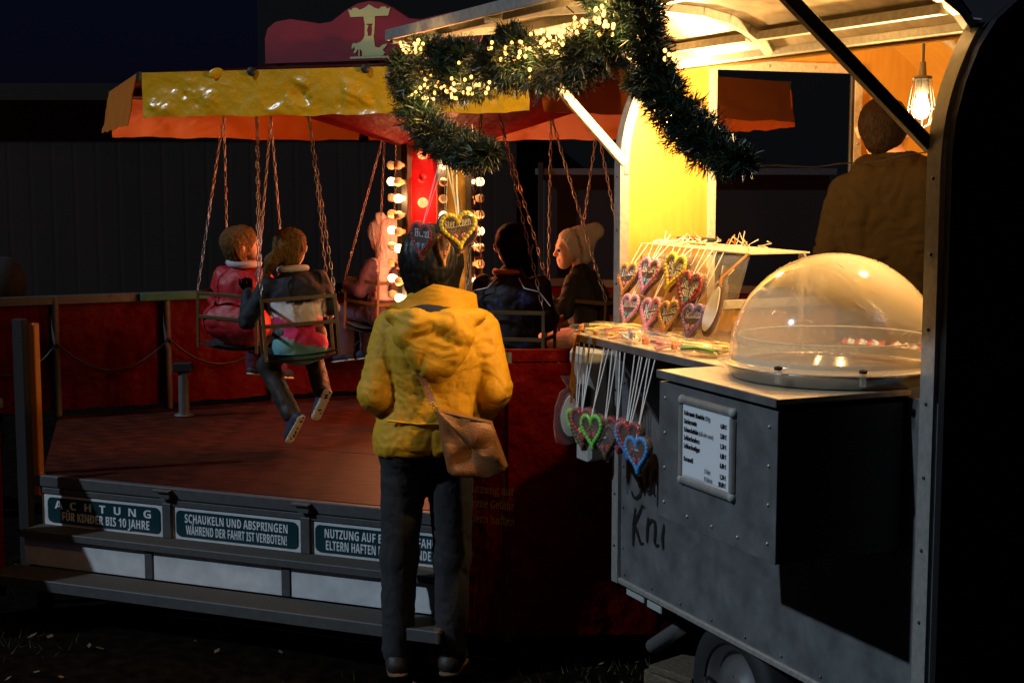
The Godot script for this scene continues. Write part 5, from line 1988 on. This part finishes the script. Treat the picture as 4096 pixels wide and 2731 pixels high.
func make_sweets() -> void:
	var bs := Basis(-D1, Vector3.UP, -D2)
	var pinkd := icing("salmon_icing", .70, .22, .16)
	var blued := icing("sky_icing", .08, .48, .66)
	var yel := icing("yellow_icing", .78, .62, .02)
	# acrylic rack on the shelf
	var rack := thing("display_rack", "clear acrylic display rack for gingerbread hearts on the counter", "rack", T0, Basis(D1, Vector3.UP, D2))
	var g := Geo.new()
	g.quad(Vector3(-.03, 1.337, -.022), Vector3(-.746, 1.337, -.03), Vector3(-.746, 1.64, .062), Vector3(-.03, 1.64, .088))
	put(g, "front_sheet", M.acrylic, rack)
	g = Geo.new()
	g.box(Vector3(-.388, 1.642, .178), Vector3(.716, .005, .222), Basis(Vector3.UP, -.02))
	put(g, "top_sheet", clear("frosted_acrylic", .75, .75, .66, .5, .3), rack)
	g = Geo.new()
	for x in [-.06, -.72]:
		g.box(Vector3(x, 1.488, .27), Vector3(.016, .30, .016))
	put(g, "leg", M.acrylic, rack)
	# hearts leaning on the rack, [x, y, width, icing, words, flowers, tilt, label]
	var tiltb := Basis(Vector3.RIGHT, -.30)
	var list := [
		[-.064, 1.527, .140, icing("orange_icing", .62, .25, .03), ["Hasi"], pinkd, .06, "gingerbread heart with orange icing reading Hasi, beside the yellow wall"],
		[-.207, 1.548, .150, icing("pink_icing", .66, .27, .42), ["Honey"], blued, -.05, "gingerbread heart with pink icing and blue flowers in the upper row"],
		[-.372, 1.570, .150, yel, ["Süßer", "Schatz"], pinkd, -.12, "gingerbread heart with bright yellow icing on the rack"],
		[-.497, 1.515, .160, icing("dark_red_icing", .36, .03, .035), ["Du bist", "süß"], blued, -.06, "gingerbread heart with dark red icing reading Du bist süß"],
		[-.142, 1.425, .135, icing("pale_pink_icing", .72, .30, .42), ["Stinker"], blued, .02, "gingerbread heart with pale pink icing low beside the wall"],
		[-.290, 1.424, .135, icing("rose_icing", .74, .25, .36), ["Mein", "Herz"], pinkd, .10, "gingerbread heart with rose pink icing behind the sweet bags"],
		[-.415, 1.424, .135, icing("caramel_icing", .60, .30, .06), ["Miss", "you"], pinkd, .14, "gingerbread heart with caramel icing reading Miss you"],
		[-.568, 1.424, .140, icing("violet_icing", .22, .15, .50), ["Schatzi"], icing("pale_rose_icing", .75, .42, .45), .03, "gingerbread heart with violet icing reading Schatzi"],
	]
	for q in list:
		var z: float = lerpf(-.035, .058, (q[1] - 1.337) / .303) - .022
		var tops := [TR(q[0] - .02, 1.645, .066), TR(q[0] + .025, 1.645, .066)]
		heart(q[7], Transform3D(bs * tiltb * Basis(Vector3(0, 0, 1), q[6]), TR(q[0], q[1], z)), q[2], q[3], q[4], q[5], tops, true, "hearts on the display rack")
	# white iced figure in a cellophane bag with orange ribbon (plain)
	figure_bag("white iced gingerbread in cellophane tied with orange ribbon on the rack", TR(-.672, 1.462, -.025), bs * tiltb * Basis(Vector3(0, 0, 1), -.12), TR(-.735, 1.644, .062))
	# ribbons knotted on the rack top, tray, price ticket
	var kn := thing("ribbon_ends", "knotted white ribbon ends lying on top of the display rack", "ribbon", TR(-.4, 1.645, .15), Basis(D1, Vector3.UP, D2))
	for i in 26:
		g = Geo.new()
		var x := rr(-.36, .36)
		var p := Vector3(x, .003, rr(-.08, .0))
		var q := p + Vector3(rr(-.08, .08), rr(.003, .02), rr(.0, .10))
		var hi := Vector3(0, rr(.0, .05) if i % 4 == 0 else .004, 0)
		ribbon(g, [p, p.lerp(q, .4) + hi, q, q + Vector3(rr(-.04, .04), rr(-.004, .02) + (.03 if i % 7 == 0 else 0.0), rr(-.02, .03))], rr(.0018, .0032))
		put(g, "ribbon", M.ribbon if i % 9 else M.ribbon_orange, kn)
	g = Geo.new()
	ribbon(g, [Vector3(-.36, .0, .10), Vector3(-.375, -.03, .105), Vector3(-.36, -.08, .11), Vector3(-.375, -.13, .112)], .004)
	put(g, "ribbon", M.ribbon, kn)
	g = Geo.new()
	g.box(Vector3.ZERO, Vector3(.20, .012, .07), Basis.IDENTITY, .004)
	var ph := put(g, "black_tray", M.rubber)
	ph.transform = Transform3D(Basis(D1, Vector3.UP, D2), TR(-.20, 1.662, .20))
	tag(ph, "flat black tray lying on the display rack by the wall", "tray")
	# hearts hanging from the shelf edge
	var red := icing("red_icing", .36, .02, .025)
	var grn := icing("green_icing", .16, .66, .05)
	var blu := icing("blue_icing", .03, .30, .72)
	var hang := [[-.125, 1.035, grn, .10, "green iced gingerbread heart hanging beside the wrapped figure"], [-.205, 1.050, red, .22, "red iced gingerbread heart with yellow flowers hanging between the green ones"], [-.310, 1.045, grn, .12, "green iced gingerbread heart hanging between two red ones"], [-.425, 1.050, red, .2, "red iced gingerbread heart hanging between the green and the blue ones"], [-.525, 1.050, blu, .12, "blue iced gingerbread heart hanging next to the red one"], [-.625, 1.022, blu, .1, "blue iced gingerbread heart hanging next to the counter box"], [-.165, 1.015, icing("brown_icing", .10, .035, .015), .15, "brown iced gingerbread heart hanging low behind the green and red ones"], [-.37, 1.02, icing("brown_icing", .10, .035, .015), .15, "brown iced gingerbread heart hanging low between green and red ones"], [-.575, 1.06, red, .1, "red iced gingerbread heart hanging between the two blue ones"]]
	for i in hang.size():
		var q: Array = hang[i]
		heart(q[4], Transform3D(bs * Basis(Vector3.UP, q[3]) * Basis(Vector3(0, 0, 1), .10), TR(q[0], q[1], -.222 - (i % 3) * .018)), .138, q[2], ["&"] if i % 2 else [], yel if i in [1, 3] else icing("flower_red", .50, .04, .05), [TR(q[0] - .012, 1.312, -.212), TR(q[0] + .022, 1.312, -.212)], true, "hearts hanging from the counter shelf")
	figure_bag("white iced gingerbread in cellophane hanging by an orange ribbon under the shelf", TR(-.055, 1.045, -.222), bs * Basis(Vector3.UP, 1.15), TR(-.075, 1.318, -.212))
	# hearts on long white ribbons below the garland
	var tops := [at_depth(1022, 352, 4.95), at_depth(1040, 352, 4.95)]
	heart("gingerbread heart with yellow icing reading Sternchen, hanging on ribbons from the garland", Transform3D(Basis(Vector3.UP, .42) * Basis(Vector3(0, 0, 1), .10), at_depth(1050, 522, 4.90)), .140, yel, ["Sternchen"], pinkd, [at_depth(1020, 352, 4.93), at_depth(1048, 352, 4.93), at_depth(1034, 352, 4.93)], true, "hearts below the garland")
	heart("gingerbread heart with dark red icing and blue flowers, hanging on ribbons from the garland", Transform3D(Basis(Vector3.UP, -.95) * Basis(Vector3(0, 0, 1), -.10), at_depth(974, 545, 4.93)), .135, red, ["Herzl"], blued, [at_depth(1014, 352, 4.95), at_depth(1027, 352, 4.95)], true, "hearts below the garland")
	heart("gingerbread heart with orange icing, seen edge on, hanging from the garland", Transform3D(Basis(Vector3.UP, 1.25), at_depth(1012, 568, 5.0)), .125, icing("orange_icing", .62, .25, .03), [], pinkd, [at_depth(1030, 352, 4.97), at_depth(1022, 352, 4.97)], true, "hearts below the garland")
	heart("gingerbread heart with pink icing hanging behind the yellow Sternchen heart", Transform3D(Basis(Vector3.UP, 2.6) * Basis(Vector3(0, 0, 1), .1), at_depth(1056, 536, 4.97)), .135, icing("pink_icing", .66, .27, .36), [], pinkd, tops, true, "hearts below the garland")
	# bags of sweets on the shelf
	var pal := [[.78, .60, .10], [.72, .12, .05], [.75, .30, .22], [.80, .66, .30], [.10, .28, .06], [.72, .36, .05], [.10, .13, .30], [.76, .70, .55], [.62, .10, .10]]
	var cm := []
	for c in pal: cm.append(mat("sweet_gum", c[0], c[1], c[2], .35))
	var bags := [[-.13, -.13, .6, [0, 0, 3], "bag of yellow sour sticks at the counter end by the yellow wall"], [-.22, -.07, .9, [0, 2, 3], "bag of pale yellow and pink sticks under the pink hearts"], [-.33, -.05, .2, [1, 8, 5], "bag of dark red gums standing against the rack"], [-.37, -.145, -.2, [6, 7, 7], "flat bag of dark blue and clear sweets at the counter edge"], [-.50, -.09, .35, [7, 3, 6], "bag of clear and grey sweets below the caramel heart"], [-.61, -.145, .5, [2, 2, 8], "bag of salmon pink sticks at the counter edge"], [-.68, -.07, .3, [4, 2, 0], "bag of green and orange sticks below the violet heart"], [-.77, -.13, .55, [3, 4, 5, 7], "bag of mixed pale sticks beside the dome"], [-.85, -.07, .4, [5, 0, 7], "bag of orange and yellow sticks beside the dome"], [-.27, -.135, 1.2, [5, 2, 0], "bag of orange pink sticks lying flat at the counter edge"]]
	for b in bags:
		candy_bag(b[4], TR(b[0], 1.337, b[1]), Basis(D1, Vector3.UP, D2) * Basis(Vector3.UP, b[2]), b[3], cm)
	# orange ribbon loop at the shelf corner
	g = Geo.new()
	var p0 := TR(-.075, 1.335, -.212)
	ribbon(g, [p0 + Vector3(.02, .01, 0), p0, p0 - Vector3(.012, .10, 0), p0 - Vector3(.004, .17, 0), p0 - Vector3(.016, .24, 0)], .0045)
	tag(put(g, "orange_ribbon", M.ribbon_orange), "orange ribbon hanging at the shelf corner next to the grey green case", "ribbon")

func figure_bag(label: String, where: Vector3, bs: Basis, tie: Vector3) -> void:
	var h := thing("wrapped_gingerbread", label, "gingerbread", where, bs, "white iced gingerbreads in cellophane")
	var g := Geo.new()
	var pg := PackedVector2Array()
	for i in 30:
		var a := TAU * i / 30.0
		var y := sin(a) * .085
		pg.append(Vector2(cos(a) * (.040 if y < 0 else lerpf(.040, .026, y / .085)), y))
	g.prism(pg, Transform3D(Basis.IDENTITY, Vector3(0, 0, -.007)), .012, .003)
	put(g, "gingerbread", M.gingerbread, h)
	g = Geo.new()
	var top := PackedVector2Array()
	for q in pg: top.append(q * .86 + Vector2(0, .004))
	g.prism(top, Transform3D(Basis.IDENTITY, Vector3(0, 0, .006)), .004, .0015)
	put(g, "icing_coat", M.icing_white, h)
	g = Geo.new()
	var rows := []
	for q in [[-.098, .025, .004], [-.09, .050, .010], [-.04, .056, .016], [.03, .054, .016], [.085, .036, .013], [.105, .010, .008], [.12, .018, .010], [.145, .034, .008]]:
		var row := []
		for k in 14:
			var a := -TAU * k / 14.0
			row.append(Vector3(cos(a) * q[1], q[0], sin(a) * q[2]) + Vector3(rr(-1, 1), rr(-1, 1), rr(-1, 1)) * .0035)
		rows.append(row)
	g.sheet(rows, true)
	put(g, "wrapper", M.cello, h)
	g = Geo.new()
	var a: Vector3 = h.transform.affine_inverse() * tie
	ribbon(g, [a, a.lerp(Vector3(0, .11, .008), .6), Vector3(0, .108, .010), Vector3(.012, .085, .014)], .0045)
	put(g, "ribbon", M.ribbon_orange, h)

func candy_bag(label: String, where: Vector3, bs: Basis, cols: Array, cm: Array) -> void:
	var b := thing("candy_bag", label, "candy bag", where, bs, "bags of sweets on the counter")
	var g: Geo
	for i in 11:
		g = Geo.new()
		var a := Vector3(rr(-.075, -.02), .008 + rr(0, .026), rr(-.034, .034))
		var e := a + Vector3(rr(.05, .11), rr(-.006, .010), rr(-.02, .02))
		g.tube([a, a.lerp(e, .5) + Vector3(0, rr(-.002, .006), 0), e], rr(.0038, .0065), 6)
		put(g, "sweet", cm[cols[i % cols.size()]], b)
	g = Geo.new()
	var rows := []
	for q in [[-.105, .002, .05], [-.085, .018, .055], [-.03, .026, .052], [.03, .025, .05], [.075, .014, .034], [.09, .007, .010], [.12, .012, .034]]:
		var row := []
		for k in 16:
			var a := -TAU * k / 16.0
			row.append(Vector3(q[0], .020 + sin(a) * q[1] * .9, cos(a) * q[2]) + Vector3(rr(-1, 1), rr(-.6, 1), rr(-1, 1)) * .005)
		rows.append(row)
	g.sheet(rows, true)
	put(g, "wrapper", M.cello, b)
	g = Geo.new()
	g.box(Vector3(.09, .022, 0), Vector3(.012, .018, .022), Basis(Vector3.UP, rr(-.5, .5)), .002)
	put(g, "clip", M.ribbon_orange, b)

# ----------------------------------------------------------------- fir garland and fairy lights
func make_garland() -> void:
	var needles := [Geo.new(), Geo.new()]
	var stems := Geo.new()
	var runs := [
		[[1126, 352, 34], [1080, 345, 46], [1015, 322, 50], [975, 280, 52], [950, 230, 54], [928, 175, 52], [925, 130, 34]],
		[[925, 140, 44], [960, 172, 52], [1030, 176, 62], [1090, 180, 58], [1130, 150, 50], [1190, 138, 66], [1260, 148, 74], [1330, 135, 74], [1390, 95, 66], [1430, 40, 70], [1470, -10, 70]],
		[[1165, 66, 20], [1178, 95, 40], [1205, 120, 50]],
		[[1372, -14, 50], [1430, 0, 70], [1480, 45, 62], [1492, 100, 52], [1505, 160, 50], [1535, 225, 62], [1580, 285, 66], [1625, 335, 60], [1672, 358, 46], [1712, 366, 22]],
		[[1450, 186, 14], [1490, 190, 30], [1530, 200, 40]],
		[[960, 110, 26], [1030, 120, 34], [1080, 125, 34]],
	]
	var paths := []
	for r in runs:
		var cv := Curve3D.new()
		var rad := []
		for i in r.size():
			var z := -.875
			var p := on_side(r[i][0], r[i][1], z)
			var a := on_side(r[maxi(i - 1, 0)][0], r[maxi(i - 1, 0)][1], z)
			var b := on_side(r[mini(i + 1, r.size() - 1)][0], r[mini(i + 1, r.size() - 1)][1], z)
			cv.add_point(p, (a - b) / 6.0, (b - a) / 6.0)
			rad.append(1.08 * r[i][2] * p.distance_to(EYE) / (FOCAL * 2.296875))
		paths.append([cv, rad])
		var ln := cv.get_baked_length()
		var line := []
		for k in int(ln / .03) + 2: line.append(cv.sample_baked(minf(k * .03, ln)))
		stems.tube(line, .005, 5)
		var count := int(ln * 700.0) + 14
		for i in count:
			var u := ln * (i + rng.randf()) / count
			var p := cv.sample_baked(u)
			var f := cv.get_closest_offset(p) / maxf(ln, .001) * (rad.size() - 1)
			var rd := lerpf(rad[int(f)], rad[mini(int(f) + 1, rad.size() - 1)], f - int(f))
			var d := (cv.sample_baked(minf(u + .01, ln)) - cv.sample_baked(maxf(u - .01, 0))).normalized()
			var out := Vector3(rr(-1, 1), rr(-1, 1), rr(-1, 1))
			out = (out - d * out.dot(d)).normalized()
			var dir := (out + d * rr(-.2, .7)).normalized()
			var l := rd * rr(.55, .98)
			var tip := p + dir * l + Vector3(0, -.1 * l, 0)
			stems.tube([p, tip], .0012, 3, false)
			var x := dir.cross(Vector3(.3, .9, .2)).normalized()
			var y := dir.cross(x)
			var gi: Geo = needles[1 if rng.randf() < .3 else 0]
			for k in 26:
				var t := rr(.18, 1.0)
				var a := rr(0, TAU)
				var nd := (dir * rr(.5, 1.1) + (x * cos(a) + y * sin(a)) * rr(.6, 1.0)).normalized()
				var b0 := p.lerp(tip, t)
				var b1 := b0 + nd * rr(.018, .034)
				var w := nd.cross(Vector3(rr(-1, 1), rr(-1, 1), rr(-1, 1))).normalized() * .0012
				gi.quad(b0 - w, b0 + w, b1 + w * .6, b1 - w * .6)
	var gl := thing("garland", "thick green fir garland draped along the edge of the raised hatch", "garland", Vector3.ZERO)
	put(stems, "stems", mat("garland_wire", .03, .025, .012, .7), gl)
	var gm := mat("fir_needles", .012, .040, .022, .42)
	var gm2 := mat("fir_needles_olive", .034, .040, .014, .42)
	var o := put(needles[0], "needles", gm, gl)
	o.set_meta("kind", "stuff")
	o = put(needles[1], "needles", gm2, gl)
	o.set_meta("kind", "stuff")
	# fairy lights on a dark wire
	var fl := thing("fairy_lights", "string of warm fairy lights wound through the fir garland", "fairy lights")
	var spots := []
	for c in [[918, 972, 88, 122, 17, 70], [955, 1000, 160, 232, 16, 62], [1000, 1070, 176, 226, 20, 64], [1070, 1125, 176, 222, 10, 62], [1040, 1062, 140, 150, 1, 70], [1120, 1150, 96, 112, 3, 80], [1150, 1210, 92, 140, 18, 86], [1210, 1300, 68, 122, 20, 88], [1290, 1380, 40, 86, 20, 88], [1335, 1400, 15, 60, 10, 88], [1215, 1225, 150, 180, 2, 80], [1395, 1420, 55, 105, 4, 80], [1515, 1550, 98, 135, 5, 80]]:
		for i in c[4]:
			spots.append(on_side(rr(c[0], c[1]), rr(c[2], c[3]), -.875 - rr(.02, .001 * c[5] + .012)))
	var wire := Geo.new()
	for i in spots.size() - 1:
		if (spots[i] as Vector3).distance_to(spots[i + 1]) < .22:
			wire.tube([spots[i], (spots[i] as Vector3).lerp(spots[i + 1], .5) + Vector3(rr(-.012, .012), rr(-.02, .005), rr(-.012, .012)), spots[i + 1]], .0012, 4, false)
	put(wire, "wire", M.cord, fl)
	for i in spots.size():
		var g := Geo.new()
		g.ball(spots[i], Vector3(.0042, .0056, .0042), Basis(Vector3(1, 0, 0), rr(-1, 1)), 8, 6)
		put(g, "bulb", M.fairy, fl)
		if i % 9 == 4:
			lamp(spots[i], Color(1, .56, .17).linear_to_srgb(), .020, .005)
	for q in [[1300, 14, 1318, 30], [1545, 98, 1525, 106], [1552, 104, 1530, 112]]:
		var spare := Geo.new()
		spare.tube([on_side(q[0], q[1], -.90), on_side(q[2], q[3], -.88)], .0025, 5)
		put(spare, "bulb_holder", M.cord, fl)

# ----------------------------------------------------------------- remaining small things
func make_small() -> void:
	var bs := Basis(D1, Vector3.UP, D2)
	# sagging thin cable across the opening
	var g := Geo.new()
	var a := TR(-1.66, 1.945, -.01)
	var b := TR(-.95, 1.945, -.30)
	var pts := []
	for k in 13:
		var t := k / 12.0
		pts.append(a.lerp(b, t) + Vector3(0, -.035 * sin(t * PI) + .003 * sin(k * 2.1), 0))
	g.tube(pts, .0017, 5)
	tag(put(g, "thin_cable", M.cord), "thin dark cable sagging across the trailer opening below the hatch", "cable")
	# pale plastic case hung under the shelf at the far corner
	var c := thing("plastic_case", "grey green plastic case standing upright behind the hanging hearts", "case", TR(.07, .86, -.055), bs)
	g = Geo.new()
	g.prism(PackedVector2Array([Vector2(-.055, 0), Vector2(.07, .01), Vector2(.075, .36), Vector2(.06, .39), Vector2(-.07, .41), Vector2(-.085, .39), Vector2(-.085, .36), Vector2(-.045, .26), Vector2(-.055, .22)]), Transform3D(Basis(Vector3(0, 0, 1), Vector3.UP, Vector3(-1, 0, 0)), Vector3(.05, 0, 0)), .10, .012)
	put(g, "shell", M.case, c)
	g = Geo.new()
	g.box(Vector3(-.0515, .19, .018), Vector3(.005, .36, .006))
	put(g, "seam", M.dark_metal, c)
	g = Geo.new()
	g.box(Vector3(-.03, .235, -.075), Vector3(.06, .09, .05), Basis.IDENTITY, .008)
	put(g, "latch", M.rubber, c)
	# wooden blocks under the support leg
	var w := thing("wood_block", "short squared timber block under the trailer's support leg", "wood block", TR(-.30, 0, .02), bs * Basis(Vector3.UP, .12))
	g = Geo.new()
	g.box(Vector3(0, .07, .12), Vector3(.26, .14, .22), Basis.IDENTITY, .006)
	put(g, "timber", M.wood, w)
	g = Geo.new()
	g.box(Vector3(.01, .155, .12), Vector3(.20, .026, .20), Basis(Vector3.UP, .2), .004)
	put(g, "top_board", M.wood, w)
